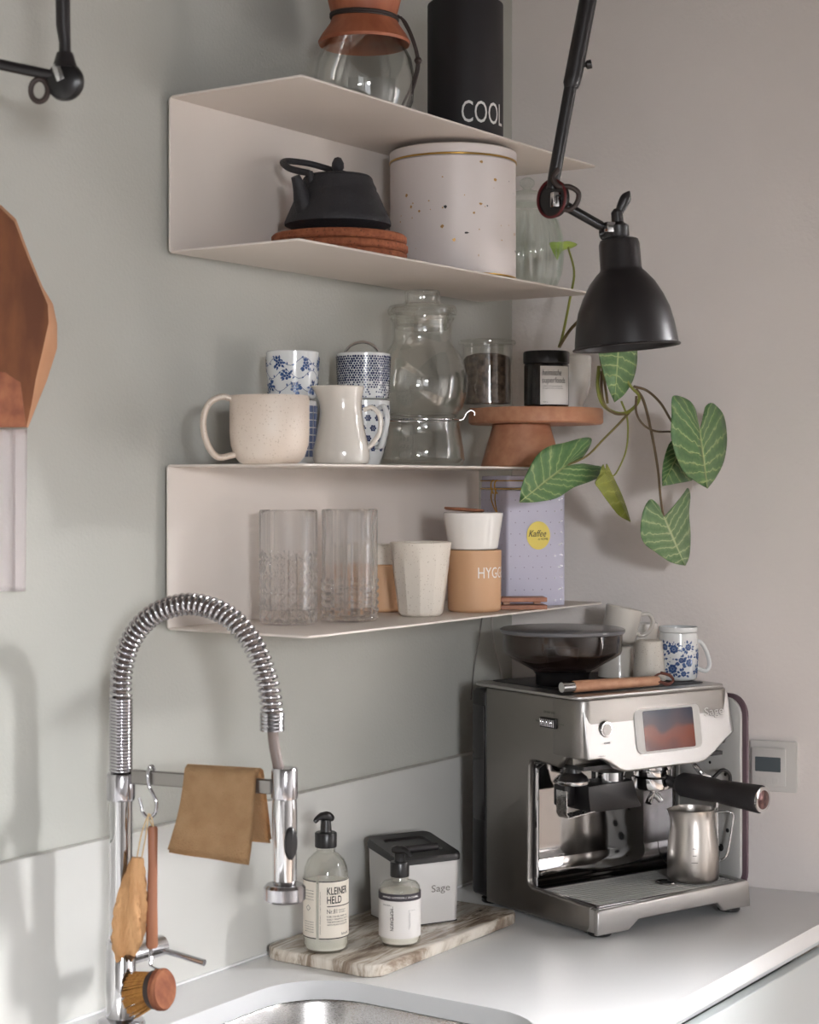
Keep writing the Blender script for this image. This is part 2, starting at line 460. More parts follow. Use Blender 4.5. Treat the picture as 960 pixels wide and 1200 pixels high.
class Print:
    """flat print collected as thin shapes and laid on a surface by a mapping"""
    def __init__(s, fmap): s.f = fmap; s.g = G()

    def text(s, body, x, y, w, h=None, rot=0, **k):
        V, Fs = text_geo(body, w, h, **k)
        if rot: V = [(-b, a) if rot > 0 else (b, -a) for a, b in V]
        s.g.polys([s.f(x + a, y + b) for a, b in V], Fs); return s

    def rect(s, x0, y0, x1, y1, n=None):
        n = n or max(1, int(abs(x1 - x0) / .003))
        for i in range(n):
            a = x0 + (x1 - x0) * i / n; b = x0 + (x1 - x0) * (i + 1) / n
            s.g.polys([s.f(a, y0), s.f(b, y0), s.f(b, y1), s.f(a, y1)], [(0, 1, 2, 3)])
        return s

    def poly(s, P): s.g.polys([s.f(*p) for p in P], [tuple(range(len(P)))]); return s

    def disc(s, x, y, r, n=10, sx=1, jit=0):
        return s.poly([(x + r * sx * cos(2 * pi * i / n) * (1 + random.uniform(-jit, jit)), y + r * sin(2 * pi * i / n) * (1 + random.uniform(-jit, jit))) for i in range(n)])

    def flower(s, x, y, r, petals=6, rot=0, heart=True):
        for k in range(petals):
            a = rot + 2 * pi * k / petals; s.disc(x + r * .62 * cos(a), y + r * .62 * sin(a), r * .34, 8)
        if heart: s.disc(x, y, r * .3, 8)
        return s

    def leafs(s, x, y, ang, L, w):
        P = []
        for t, q in ((0, 0), (.3, .5), (.6, .45), (1, 0), (.6, -.45), (.3, -.5)):
            P.append((x + L * t * cos(ang) - w * q * sin(ang), y + L * t * sin(ang) + w * q * cos(ang)))
        return s.poly(P)

    def line(s, P, w):
        for a, b in zip(P, P[1:]):
            dx, dy = b[0] - a[0], b[1] - a[1]; l = sqrt(dx * dx + dy * dy) or 1; nx, ny = -dy / l * w / 2, dx / l * w / 2
            s.poly([(a[0] - nx, a[1] - ny), (b[0] - nx, b[1] - ny), (b[0] + nx, b[1] + ny), (a[0] + nx, a[1] + ny)])
        return s

    def obj(s, name, m, parent, label=None): return s.g.obj(name, m, parent, label=label, recalc=False)


# ------------------------------------------------------------------ the setting
X0, YF, YB, ZC = -2.2, -1.7, 1.636, 2.62
def wallbox(name, m, lo, hi): return struct(G().box(lo, hi).obj(name, m))
wallbox('wall_back', 'wall_green', (X0, YB, 0), (2.76, YB + .1, ZC))
wallbox('wall_left', 'far_wall', (X0 - .1, YF, 0), (X0, YB, ZC))
wallbox('floor', 'floor_wood', (X0, YF, -.06), (3.6, YB, 0))
wallbox('ceiling', 'far_wall', (X0, YF, ZC), (3.6, YB, ZC + .06))


def wall_open(name, m, frame, L, s0, s1, z0, z1):
    g = G()
    for a, b, c, d in ((0, s0, 0, ZC), (s1, L, 0, ZC), (s0, s1, 0, z0), (s0, s1, z1, ZC)):
        g.prism([(a, c), (b, c), (b, d), (a, d)], 0, .1, frame)
    w = struct(g.obj(name, m)); return w


fr_r = lambda a, b, c: CORNER + WDIR * a - WNOR * c + Vector((0, 0, b))
wall_open('wall_right', 'wall_beige', fr_r, 3.5, 1.4, 2.9, .88, 2.15)
fr_f = lambda a, b, c: Vector((X0 + a, YF - c, b))
wall_open('wall_front', 'far_wall', fr_f, 5.7, .12, 1.62, .88, 2.12)


def window(name, fr, s0, s1, z0, z1):
    g = G(); t = .045
    for a, b, c, d in ((s0, s1, z0, z0 + t), (s0, s1, z1 - t, z1), (s0, s0 + t, z0 + t, z1 - t), (s1 - t, s1, z0 + t, z1 - t),
                       ((s0 + s1) / 2 - .03, (s0 + s1) / 2 + .03, z0 + t, z1 - t)):
        g.prism([(a, c), (b, c), (b, d), (a, d)], -.03, .0, fr)
    w = struct(g.obj(name, 'plain_white')); return w


window('window_1', fr_r, 1.4, 2.9, .88, 2.15); window('window_2', fr_f, .12, 1.62, .88, 2.12)

# upstand (long splash strip on the back wall)
u_ = thing('splashback_strip', 'low white splashback strip running along the green-grey wall above the worktop', 'splashback', (.4, 1.6285, .9))
G().box((-1.4, -.0075, .0005), (2.33, .0073, .221), .0012, 1).obj('board', 'upstand', u_)
G().tube([(-1.4, -.0085, .0022), (2.3, -.0085, .0022)], .0022, 6).obj('seal_bead', 'worktop', u_)


# worktop with the sink cut out
def rrect(x0, y0, x1, y1, r, n=8):
    P = []
    for cx, cy, a0 in ((x1 - r, y1 - r, 0), (x0 + r, y1 - r, pi / 2), (x0 + r, y0 + r, pi), (x1 - r, y0 + r, 1.5 * pi)):
        for k in range(n + 1): a = a0 + pi / 2 * k / n; P.append((cx + r * cos(a), cy + r * sin(a)))
    return P


def slab_hole(outer, inner, z0, z1):
    b = bmesh.new(); es = []
    for P in (outer, inner):
        V = [b.verts.new((p[0], p[1], z0)) for p in P]
        es += [b.edges.new((V[i], V[(i + 1) % len(V)])) for i in range(len(V))]
    bmesh.ops.triangle_fill(b, edges=es, use_beauty=True)
    r = bmesh.ops.extrude_face_region(b, geom=b.faces[:])
    for v in [x for x in r['geom'] if isinstance(x, bmesh.types.BMVert)]: v.co.z = z1
    g = G(); g.b = b; return g


YC = 1.026
xe = lambda y: CORNER.x + .2 * (YB - y) - .002
HOLE = (1.22, 1.105, 1.985, 1.515)
wt = slab_hole([(-1.0, YC), (xe(YC), YC), (xe(1.62), 1.6205), (-1.0, 1.6205)], rrect(*HOLE, .1), .874, .9).obj('worktop', 'worktop')
wt['label'] = 'long white stone worktop with a rounded sink cut-out, carrying the coffee machine'; wt['category'] = 'worktop'
sk = thing('kitchen_sink', 'brushed steel undermount sink set in the white worktop below the spring tap', 'sink', (1.60, 1.31, .66))
g = G(); rows = []
hx0, hy0, hx1, hy1 = [HOLE[i] - (1.60, 1.31)[i % 2] for i in range(4)]
for off, z, r in ((.012, .2135, .112), (-.002, .2135, .098), (-.004, .21, .096), (-.008, .1, .09), (-.012, .03, .085), (-.03, .008, .07), (-.06, 0, .05)):
    rows.append([Vector((p[0], p[1], z)) for p in rrect(hx0 - off, hy0 - off, hx1 + off, hy1 + off, r)])
g.grid(rows, closed=True); g.b.faces.new([v for v in list(g.b.verts)[-len(rows[-1]):]])
g.obj('basin', 'steel', sk, ang=50)
G().lathe([(0, 0), (.04, 0), (.045, .002), (.03, .004), (.0, .003)], 24, (0, .05, .001)).obj('drain', 'chrome', sk)

# base cabinets
cabx = [(-.98, -.38), (-.37, .23), (.24, .84), (.85, 1.15), (1.16, 2.04), (2.05, 2.80)]
for i, (a, b) in enumerate(cabx):
    where = ('under the left end of the worktop', 'second from the left end of the worktop', 'third from the left end of the worktop',
             'narrow one beside the sink cabinet', 'wide one under the sink', 'below the coffee machine at the right end')[i]
    c = thing('base_cabinet', 'pale flat-fronted base cabinet, ' + where, 'cabinet', ((a + b) / 2, 1.33, 0), 0, 'base cabinets under the worktop')
    w = (b - a) / 2
    G().box((-w, -.26, .1), (-w + .018, .28, .8)).box((w - .018, -.26, .1), (w, .28, .8)).box((-w + .018, -.26, .1), (w - .018, .28, .118)) \
        .box((-w + .018, .27, .118), (w - .018, .28, .62)).box((-w + .018, -.23, 0), (w - .018, -.21, .1)).obj('body', 'cabinet', c)
    G().box((-w + .0015, -.282, .105), (w - .0015, -.262, .838), .0015, 1).obj('door', 'cabinet', c)
    G().box((-w + .0015, -.268, .843), (w - .0015, -.255, .872), .001, 1).obj('grip_rail', 'cabinet', c)


# ------------------------------------------------------------------ shelves
def shelf(label, x0, x1, y0, z_top, z_bot, under, rr=.006):
    t = thing('wall_shelf', label, 'shelf', ((x0 + x1) / 2, 1.63, z_bot))
    w = (x1 - x0) / 2; H = z_top - z_bot; th = .003; ox = (x0 + x1) / 2
    def plate(zz, y0w):
        return G().prism(rrect(-w, y0w - 1.63, w, 1.622 - 1.63, .004, 3), zz, zz + th, None, .0006, 1)
    plate(H, y0).obj('upper_plate', 'shelf', t); plate(0, y0 - under).obj('lower_plate', 'shelf', t)
    fr = lambda a, b, c: Vector((a, c - .008, b))
    G().prism(rrect(-w, 0, w, H + th, .006, 4), 0, .0032, fr, .0006, 1).obj('back_panel', 'shelf', t)
    return t


UT, UB, LT, LB = 2.101, 1.892, 1.603, 1.383
shelf('upper bent metal wall shelf in off-white with teapot and round tin on it', 1.822, 2.617, 1.398, UT, UB, -.006)
shelf('lower bent metal wall shelf in off-white with glasses and cups inside', 1.818, 2.612, 1.392, LT, LB, .008)
UT += .003; UB += .003; LT += .003; LB += .003


def face_rz(p): return 0.0


# ------------------------------------------------------------------ upper shelf, top: coffee carafe and black canister
p = ony(427, 100, 1.51)
t = thing('coffee_carafe', 'glass pour-over carafe with a wooden collar and dark leather tie, top of upper shelf', 'carafe', (p.x, 1.51, UT))
prof = [(0, 0), (.05, 0), (.062, .006), (.071, .03), (.0735, .062), (.069, .09), (.056, .115), (.044, .135), (.0385, .152), (.041, .17), (.055, .2), (.068, .235),
        (.0665, .235), (.0535, .2), (.039, .17), (.0365, .152), (.042, .134), (.054, .114), (.067, .09), (.0715, .062), (.069, .03), (.06, .008), (0, .004)]
G().lathe(prof, 64).obj('glass_body', 'glass', t)
cp = [(.0655, .112), (.067, .116), (.062, .125), (.05, .142), (.0465, .152), (.05, .165), (.0565, .19), (.058, .197), (.055, .198), (.046, .17), (.0425, .152), (.047, .138), (.0572, .118), (.0655, .112)]
col = G().lathe(cp, 64).obj('wooden_collar', 'wood_collar', t)
q = lambda u, v, dy=0: ony(u, v, 1.51 + dy) - Vector((p.x, 1.51, UT))
g = G()
for dz in (0, .0035): g.tube([(.0485 * cos(2 * pi * i / 40), .0485 * sin(2 * pi * i / 40), .150 + dz + .003 * sin(2 * pi * i / 40)) for i in range(41)], .0022, 8)
g.obj('leather_cord', 'leather', t)
kb = VR * .048 - VD * .012
g = G().tube(spline([kb + Vector((0, 0, .152)), kb + VR * .012 + Vector((0, 0, .142)), kb + VR * .024 + Vector((0, 0, .115)), kb + VR * .031 + Vector((0, 0, .085)), kb + VR * .027 + Vector((0, 0, .06)), kb + VR * .012 + Vector((0, 0, .015))], 6), .002, 7)
g.tube(spline([kb + VR * .005 + Vector((0, 0, .15)), kb + VR * .02 + Vector((0, 0, .12)), kb + VR * .0285 + Vector((0, 0, .085)), kb + VR * .02 + Vector((0, 0, .05)), kb + VR * .006 + Vector((0, 0, .02))], 6), .0018, 7)
g.obj('hanging_cord', 'leather', t)
G().lathe([(0, -.006), (.004, -.004), (.006, 0), (.004, .004), (0, .006)], 12, tuple(kb + VR * .03 + Vector((0, 0, .087)))).obj('wooden_bead', 'leather', t)

p = ony(545.5, 100, 1.49)
t = thing('storage_canister', 'tall black cylindrical canister with white lettering COOL on the upper shelf', 'canister', (p.x, 1.49, UT))
G().lathe([(0, 0), (.056, 0), (.059, .002), (.059, .219), (.0585, .2205), (.0555, .2205), (.0555, .01), (0, .01)], 64).obj('body', 'black_matte', t)
G().lathe([(0, .208), (.0548, .208), (.0548, .223), (.052, .226), (0, .226)], 64).obj('lid', 'black_plastic', t)
Print(cyl(.059, -.13, .027)).text('COOL', 0, 0, .079, .0335).obj('lettering', 'white_print', t, 'white letters reading COOL')

# ------------------------------------------------------------------ upper shelf, inside
p = ony(398, 290, 1.512)
tri = []
for k in range(3):
    tv = thing('cork_trivet', 'round brown cork trivet under the iron teapot, ' + ('bottom', 'middle', 'topmost')[k] + ' of the stack', 'trivet',
               (p.x + (.0, .002, -.001)[k], 1.512, UB + .0125 * k), k * .7, 'stacked cork trivets under the teapot')
    G().lathe([(0, 0), (.094, 0), (.0965, .0025), (.0965, .0095), (.094, .012), (0, .012)], 56).obj('disc', 'cork', tv)
TZ = UB + .0375 + .0005
t = thing('iron_teapot', 'dark cast-iron teapot with folded hoop handle on cork trivets', 'teapot', (p.x, 1.515, TZ))
def hob(a, r, z): return r * (1 + (.006 * (1 if int(a * 20) % 2 else 0) if .022 < z < .058 else 0))
G().lathe([(0, 0), (.052, 0), (.056, .003), (.071, .0125), (.0758, .0145), (.0762, .018), (.073, .026), (.065, .044), (.058, .06), (.0555, .063), (.055, .068), (.0515, .074), (.0495, .081), (.047, .081), (.047, .07), (0, .07)], 72).obj('body', 'black_iron', t)
G().lathe([(0, .0795), (.046, .0795), (.0485, .0825), (.046, .0848), (.02, .088), (.006, .0885), (.005, .091), (.009, .097), (.0085, .104), (.005, .111), (0, .113)], 56).obj('lid', 'black_iron', t)
sd = (-VR * .72 - VD * .69).normalized()
g = G(); P = [sd * .058 + Vector((0, 0, .028)), sd * .066 + Vector((0, 0, .045)), sd * .071 + Vector((0, 0, .06)), sd * .079 + Vector((0, 0, .076))]
g.tube(spline(P, 5), [.016 - .0095 * i / 15 for i in range(16)], 14); g.obj('spout', 'black_iron', t)
for s_ in (-1, 1): G().tube([sd * (.048 * s_) + Vector((0, 0, .07)), sd * (.053 * s_) + Vector((0, 0, .086))], [.006, .0045], 10).obj('handle_lug', 'black_iron', t)
side = Vector((0, 0, 1)).cross(sd); side = side if side.dot(VR) < 0 else -side
P = [sd * .053 + Vector((0, 0, .083)), sd * .062 + side * .03 + Vector((0, 0, .092)), sd * .05 + side * .062 + Vector((0, 0, .106)), sd * .02 + side * .082 + Vector((0, 0, .115)),
     -sd * .015 + side * .075 + Vector((0, 0, .114)), -sd * .04 + side * .045 + Vector((0, 0, .102)), -sd * .053 + Vector((0, 0, .085))]
G().tube(spline(P, 8), .0047, 10).obj('hoop_handle', 'black_iron', t)

p = ony(531, 250, 1.502)
t = thing('speckled_tin', 'large round off-white tin with gold flecks and gold rim lines', 'tin', (p.x, 1.502, UB))
R = .0985
G().lathe([(0, .001), (R - .002, .001), (R - .001, .003), (R - .001, .178), (R - .004, .178), (R - .004, .006), (0, .006)], 96).obj('body', 'tin_white', t)
G().lathe([(0, .198), (R - .004, .198), (R, .1955), (R, .183), (R - .0012, .182), (R - .0012, .179), (0, .179)], 96).obj('lid', 'tin_white', t)
G().lathe([(R - .0012, .1795), (R + .0006, .18), (R + .0006, .182), (R - .0012, .1825)], 96).obj('lid_band', 'gold', t)
G().lathe([(R - .002, .0005), (R + .0002, .001), (R + .0002, .0028), (R - .002, .0032)], 96).obj('foot_band', 'gold', t)
pr = Print(cyl(R - .001, 0)); pr2 = Print(cyl(R - .001, 0)); random.seed(11)
for k in range(46):
    x = random.uniform(-.15, .15); y = random.uniform(.012, .17); r = random.choice((.0009, .0012, .0016, .0026))
    (pr if k % 8 else pr2).disc(x, y, r, 5, random.uniform(.6, 1.3), .45)
pr.obj('gold_flecks', 'copper_fleck', t); pr2.obj('dark_flecks', 'black_print', t)

p = ony(618, 330, 1.49)
t = thing('ribbed_jar', 'clear ribbed glass jar with glass lid behind the speckled tin', 'jar', (p.x, 1.49, UB))
rib = lambda a, r, z: r * (1 + .045 * cos(a * 22)) if .008 < z < .13 else r
G().lathe([(0, 0), (.042, 0), (.047, .005), (.055, .03), (.0585, .06), (.057, .09), (.05, .115), (.042, .13), (.0405, .138), (.043, .142), (.041, .142), (.0385, .136), (.048, .113), (.055, .09), (.0565, .06), (.053, .03), (.045, .007), (0, .005)], 156, rad=rib).obj('body', 'glass_green', t)
G().lathe([(0, .145), (.046, .145), (.0475, .148), (.046, .153), (.03, .162), (.01, .167), (.006, .17), (.012, .176), (.012, .183), (.006, .188), (0, .189)], 56).obj('lid', 'glass_green', t)


# ------------------------------------------------------------------ cups and mugs
def handle(g, direction, r0, z0, z1, out, r=.0045, flat=1.0, r1=None, n=8, w=None):
    d = Vector(direction).normalized(); r1 = r1 if r1 is not None else r0
    P = [d * r1 + Vector((0, 0, z1)), d * (r1 + out * .6) + Vector((0, 0, z1 + .003)), d * (r1 + out) + Vector((0, 0, z1 - (z1 - z0) * .25)),
         d * (r0 + out * .92) + Vector((0, 0, z0 + (z1 - z0) * .35)), d * (r0 + out * .5) + Vector((0, 0, z0 + .002)), d * r0 + Vector((0, 0, z0))]
    g.tube(spline(P, n), r, 12, flat=flat, up=(0, 0, 1) if abs(d.z) < .5 else None); return g


# lower shelf, top
p = ony(316, 540, 1.462)
t = thing('big_mug', 'wide speckled beige stoneware mug at the left end of the lower shelf', 'mug', (p.x, 1.462, LT))
pr_ = [(0, 0), (.034, 0), (.039, .002), (.046, .01), (.0505, .024), (.052, .04), (.052, .086), (.0505, .089), (.0488, .086), (.0488, .04), (.046, .022), (.038, .008), (0, .006)]
G().lathe(pr_, 64).obj('body', 'ceramic_speckled', t)
d_ = (-VR * .98 - VD * .2).normalized()
g = G(); P = [d_ * .046 + Vector((0, 0, .083)), d_ * .062 + Vector((0, 0, .087)), d_ * .079 + Vector((0, 0, .078)), d_ * .0865 + Vector((0, 0, .055)), d_ * .082 + Vector((0, 0, .028)), d_ * .068 + Vector((0, 0, .009)), d_ * .045 + Vector((0, 0, .012))]
g.tube(spline(P, 8), .0042, 14, flat=2.3); g.obj('handle', 'ceramic_speckled', t, ang=80)

p = ony(343, 500, 1.562)
t = thing('grid_cup', 'white cup with a blue grid glaze, under the vine-patterned cup behind the beige mug', 'cup', (p.x, 1.562, LT), 0, None)
G().lathe(cup_prof(.031, .0345, .092, curve=.001), 48).obj('body', 'porcelain', t)
pr = Print(cyl(lambda z: .031 + .0035 * z / .092 + .001, 0))
for i in range(-9, 10):
    for j in range(7):
        pr.poly([(i * .0092 + a, .012 + j * .0105 + b) for a, b in ((0, 0), (.008, 0), (.008, .0092), (0, .0092))])
pr.obj('blue_squares', 'blue_glaze', t)
t = thing('vine_cup', 'porcelain cup with blue vines and blossoms, stacked on the blue grid cup', 'cup', (p.x, 1.562, LT + .0935))
G().lathe(cup_prof(.034, .0375, .068, curve=.001), 48).obj('body', 'porcelain', t)
random.seed(4)
pr = Print(cyl(lambda z: .034 + .0035 * z / .068 + .0012, 0))
for bx, by, ph in ((-.09, .045, 0), (-.055, .05, 0), (-.018, .05, 0), (.022, .047, 1), (.05, .05, 2), (-.035, .018, 1), (.005, .014, 1), (.034, .016, 0), (-.07, .014, 2), (.07, .02, 0), (-.005, .032, 2)):
    pr.flower(bx, by, .0062, 5, ph)
    for k in range(9):
        a = random.uniform(0, 2 * pi); pr.leafs(bx + .005 * cos(a), by + .005 * sin(a), a, .0062, .0032)
for k in range(3):
    P = [(x * .005 - .09, .016 + k * .018 + .006 * sin(x * .75 + k * 2)) for x in range(37)]
    pr.line(P, .0007)
    for j in range(1, 36, 2): a = random.uniform(.4, 2.6) * (1 if j % 4 == 1 else -1); pr.leafs(P[j][0], P[j][1], a, .0045, .0022)
pr.obj('blue_print', 'blue_print', t)

p = ony(400, 540, 1.45)
t = thing('cream_pitcher', 'small waisted cream-glazed milk pitcher with pulled spout on the lower shelf', 'pitcher', (p.x, 1.45, LT))
sp = -VR * .96 - VD * .28; sa = atan2(sp.y, sp.x)
def pit(a, r, z):
    d = (a - sa + pi) % (2 * pi) - pi
    k = max(0, (z - .07) / .038); return r + .012 * k * k * math.exp(-(d / .42) ** 2)
pp = [(0, 0), (.033, 0), (.037, .002), (.039, .008), (.0385, .02), (.035, .036), (.031, .054), (.0285, .072), (.028, .086), (.030, .1), (.0318, .106)]
pi_ = [(r - .003, z + .001) for r, z in reversed(pp[3:])]
top = lambda a: 0
G().lathe(pp + [(.0305, .1075)] + pi_ + [(0, .006)], 64, rad=pit).obj('body', 'ceramic_cream', t)
hd = VR * .9 - VD * .1
g = G(); hd.normalize()
P = [hd * .031 + Vector((0, 0, .075)), hd * .043 + Vector((0, 0, .078)), hd * .0535 + Vector((0, 0, .066)), hd * .053 + Vector((0, 0, .045)), hd * .044 + Vector((0, 0, .03)), hd * .036 + Vector((0, 0, .022))]
g.tube(spline(P, 7), .0034, 12, flat=1.5).obj('handle', 'ceramic_cream', t, ang=80)

p = ony(426, 500, 1.556)
t = thing('flower_mug', 'white porcelain mug with small scattered blue flowers, behind the cream pitcher', 'mug', (p.x, 1.556, LT))
fm = [(0, 0), (.02, 0), (.024, .002), (.031, .022), (.0375, .05), (.0395, .075), (.0395, .097), (.038, .0985), (.0365, .096), (.0365, .075), (.0345, .05), (.028, .024), (.02, .006), (0, .005)]
G().lathe(fm, 56).obj('body', 'porcelain', t)
def fmr(z):
    for (r0, z0), (r1, z1) in zip(fm[1:7], fm[2:7]):
        if z0 <= z <= z1: return r0 + (r1 - r0) * (z - z0) / max(1e-6, z1 - z0)
    return .0395
pr = Print(cyl(fmr, 0))
for j in range(5):
    for i in range(-7, 8):
        pr.flower(i * .0155 + (j % 2) * .0077, .026 + j * .015, .0054 - .0008 * (j < 1), 6, i)
pr.obj('blue_flowers', 'navy_print', t)
g = G(); handle(g, VR * .62 - VD * .78, .033, .028, .085, .02, .003, 1.6, .038); g.obj('handle', 'porcelain', t, ang=80)
t = thing('dotted_cup', 'white cup densely printed with navy dots, stacked on the flower mug', 'cup', (p.x, 1.556, LT + .0995))
G().lathe(cup_prof(.0375, .0405, .069, curve=.0005), 56).obj('body', 'porcelain', t)
pr = Print(cyl(lambda z: .0375 + .003 * z / .069 + .0007, 0)); random.seed(3)
for j in range(18):
    for i in range(-22, 23):
        if j < 7 and random.random() < .12 + .04 * (7 - j): continue
        pr.disc(i * .0042 + (j % 2) * .0021 + random.uniform(-.0005, .0005), .003 + j * .0035 + random.uniform(-.0004, .0004), random.uniform(.0015, .002) * (1 if j > 6 else .85), 6)
pr.obj('navy_dots', 'navy_print', t)
t = thing('tea_infuser', 'polished metal infuser handle curving up out of the navy dotted cup', 'infuser', (p.x, 1.556, LT + .1045))
q_ = lambda a, z: VR * a + VD * .005 + Vector((0, 0, z))
G().tube(spline([q_(-.030, .02), q_(-.031, .055), q_(-.022, .074), q_(-.004, .0815), q_(.012, .078), (q_(.022, .068))], 8), .0016, 8, flat=1.6).obj('curved_handle', 'chrome', t)
G().lathe([(.031, .005), (.0315, .012), (.0305, .012), (.03, .006), (0, .004), (0, .003), (.03, .0035)], 32).obj('strainer_bowl', 'chrome', t)

# glass tea pot on warmer
p = ony(495, 540, 1.543)
t = thing('glass_warmer', 'clear cylindrical glass warmer holding the round glass teapot', 'warmer', (p.x, 1.543, LT))
G().lathe([(0, 0), (.057, 0), (.063, .004), (.066, .012), (.064, .03), (.061, .05), (.0585, .064), (.060, .07), (.058, .07), (.0565, .064), (.059, .05), (.062, .03), (.0635, .013), (.056, .006), (0, .005)], 64).obj('glass_body', 'glass', t)
g = G().tube([(.058 * cos(2 * pi * i / 48), .058 * sin(2 * pi * i / 48), .0727) for i in range(49)], .0011, 6, caps=False)
for s_ in (-1, 1):
    d_ = VR * s_; g.tube(spline([d_ * .058 + Vector((0, 0, .0725)), d_ * .064 + Vector((0, 0, .075)), d_ * .069 + Vector((0, 0, .084)), d_ * .076 + Vector((0, 0, .088)), d_ * .081 + Vector((0, 0, .085)), d_ * .081 + Vector((0, 0, .08))], 5), .0011, 6)
g.obj('wire_ring', 'chrome', t)
t = thing('glass_teapot', 'round clear glass teapot with a stepped glass lid, standing on its warmer', 'teapot', (p.x, 1.543, LT + .0735))
bp_ = [(0, .001), (.045, .001), (.053, .004), (.063, .02), (.0705, .042), (.072, .062), (.067, .085), (.057, .105), (.048, .118), (.0455, .127), (.0465, .15), (.0505, .157)]
G().lathe(bp_ + [(.049, .1585)] + [(r - .0018, z) for r, z in reversed(bp_[3:])] + [(.05, .0065), (0, .004)], 72).obj('glass_body', 'glass', t)
G().lathe([(0, .14), (.040, .14), (.0435, .145), (.0435, .16), (.053, .163), (.0545, .17), (.051, .176), (.03, .18), (.0265, .184), (.028, .196), (.0265, .2), (.0, .2), (0, .197), (.024, .197), (.0235, .184), (.028, .176), (.048, .173), (.05, .168), (.041, .164), (.041, .147), (0, .143)], 64).obj('glass_lid', 'glass', t)

# cake stand with jars and the planter
sx, sy = ony(628, 490, 1.472).x, 1.472
t = thing('cake_stand', 'wooden cake stand with round plate on a conical foot, right end of lower shelf', 'stand', (sx, sy, LT))
bx = -.03; 
G().lathe([(0, 0), (.064, 0), (.066, .004), (.0475, .066), (.047, .0705), (0, .0705)], 64, (bx * .86, .012, 0)).obj('foot', 'wood_stand', t)
G().lathe([(0, .0712), (.107, .0712), (.110, .074), (.110, .0935), (.108, .0965), (0, .0965)], 96).obj('plate', 'wood_stand', t)
SZ = LT + .0965
p = ony(571, 470, 1.535)
t = thing('tea_jar', 'clear glass jar half filled with dark dried tea, left on the wooden stand', 'jar', (p.x, 1.535, SZ))
G().lathe([(0, 0), (.043, 0), (.0445, .002), (.0445, .005), (.0415, .008), (.0415, .1), (.0415, .103), (.0398, .103), (.0395, .1), (.0395, .01), (0, .007)], 56).obj('body', 'glass', t)
def teab(a, r, z): return r * (1 + .03 * sin(a * 7 + z * 160) * (1 if r > .03 else 0))
G().lathe([(0, .0085), (.037, .0085), (.0375, .015), (.0375, .08), (.034, .086), (.02, .09), (.01, .088), (0, .091)], 48, rad=teab).obj('dried_tea', 'tea', t)
G().lathe([(0, .1045), (.046, .1045), (.047, .107), (.046, .111), (.036, .113), (0, .113)], 56).obj('lid', 'glass', t)
pr = Print(cyl(.0418, 0))
for i, s_ in enumerate(('a fine blend', 'tea')): pr.text(s_, -.016 + i * .008, .082 - i * .009, .03 - i * .016, .005, shear=.2)
pr.g.b.free()

p = ony(640.5, 470, 1.425)
t = thing('black_jar', 'small black screw-top jar with a white paper label, front of the wooden stand', 'jar', (p.x, 1.425, SZ))
G().lathe([(0, 0), (.033, 0), (.036, .003), (.036, .066), (.034, .069), (.0, .069)], 56).obj('body', 'dark_glass', t)
G().lathe([(0, .0695), (.0362, .0695), (.0368, .071), (.0368, .087), (.0355, .089), (0, .089)], 72, rad=lambda a, r, z: r * (1 + .006 * cos(a * 60)) if .07 < z < .088 else r).obj('lid', 'black_plastic', t)
Print(cyl(.036, 0)).rect(-.0125, .003, .043, .064, 24).obj('paper_label', 'label_white', t)
pr = Print(cyl(.036, 0, off=.0008)); pr.text('heimische', -.0095, .049, .032, .0095, shear=.3); pr.text('superfoods', -.0095, .0345, .04, .0115)
pr.text('a blend of sprouted grains', -.008, .031, .032, .0022).text('for good bowls and smoothies', -.008, .0275, .034, .0022)
pr.text('200 g', -.008, .006, .007, .0018); pr.obj('lettering', 'black_print', t, 'black printed words on the label')

pp_ = ony(666, 470, 1.452)
t = thing('potted_arrowhead_vine', 'trailing arrowhead plant in a white pot, its variegated leaves hanging below the stand', 'plant', (pp_.x, 1.452, SZ))
POT = Vector((pp_.x, 1.452, SZ))
G().lathe([(0, 0), (.024, 0), (.026, .003), (.0255, .008), (.031, .02), (.0365, .042), (.038, .06), (.0385, .088), (.037, .09), (.035, .087), (.035, .075), (0, .075)], 56).obj('pot', 'ceramic_white', t)
G().lathe([(0, .0755), (.0345, .0755), (.02, .079), (0, .08)], 24).obj('soil', 'soil', t)


def cpt(X, Y): return 600 + X / 3.4286, 380 + Y / 3.4286


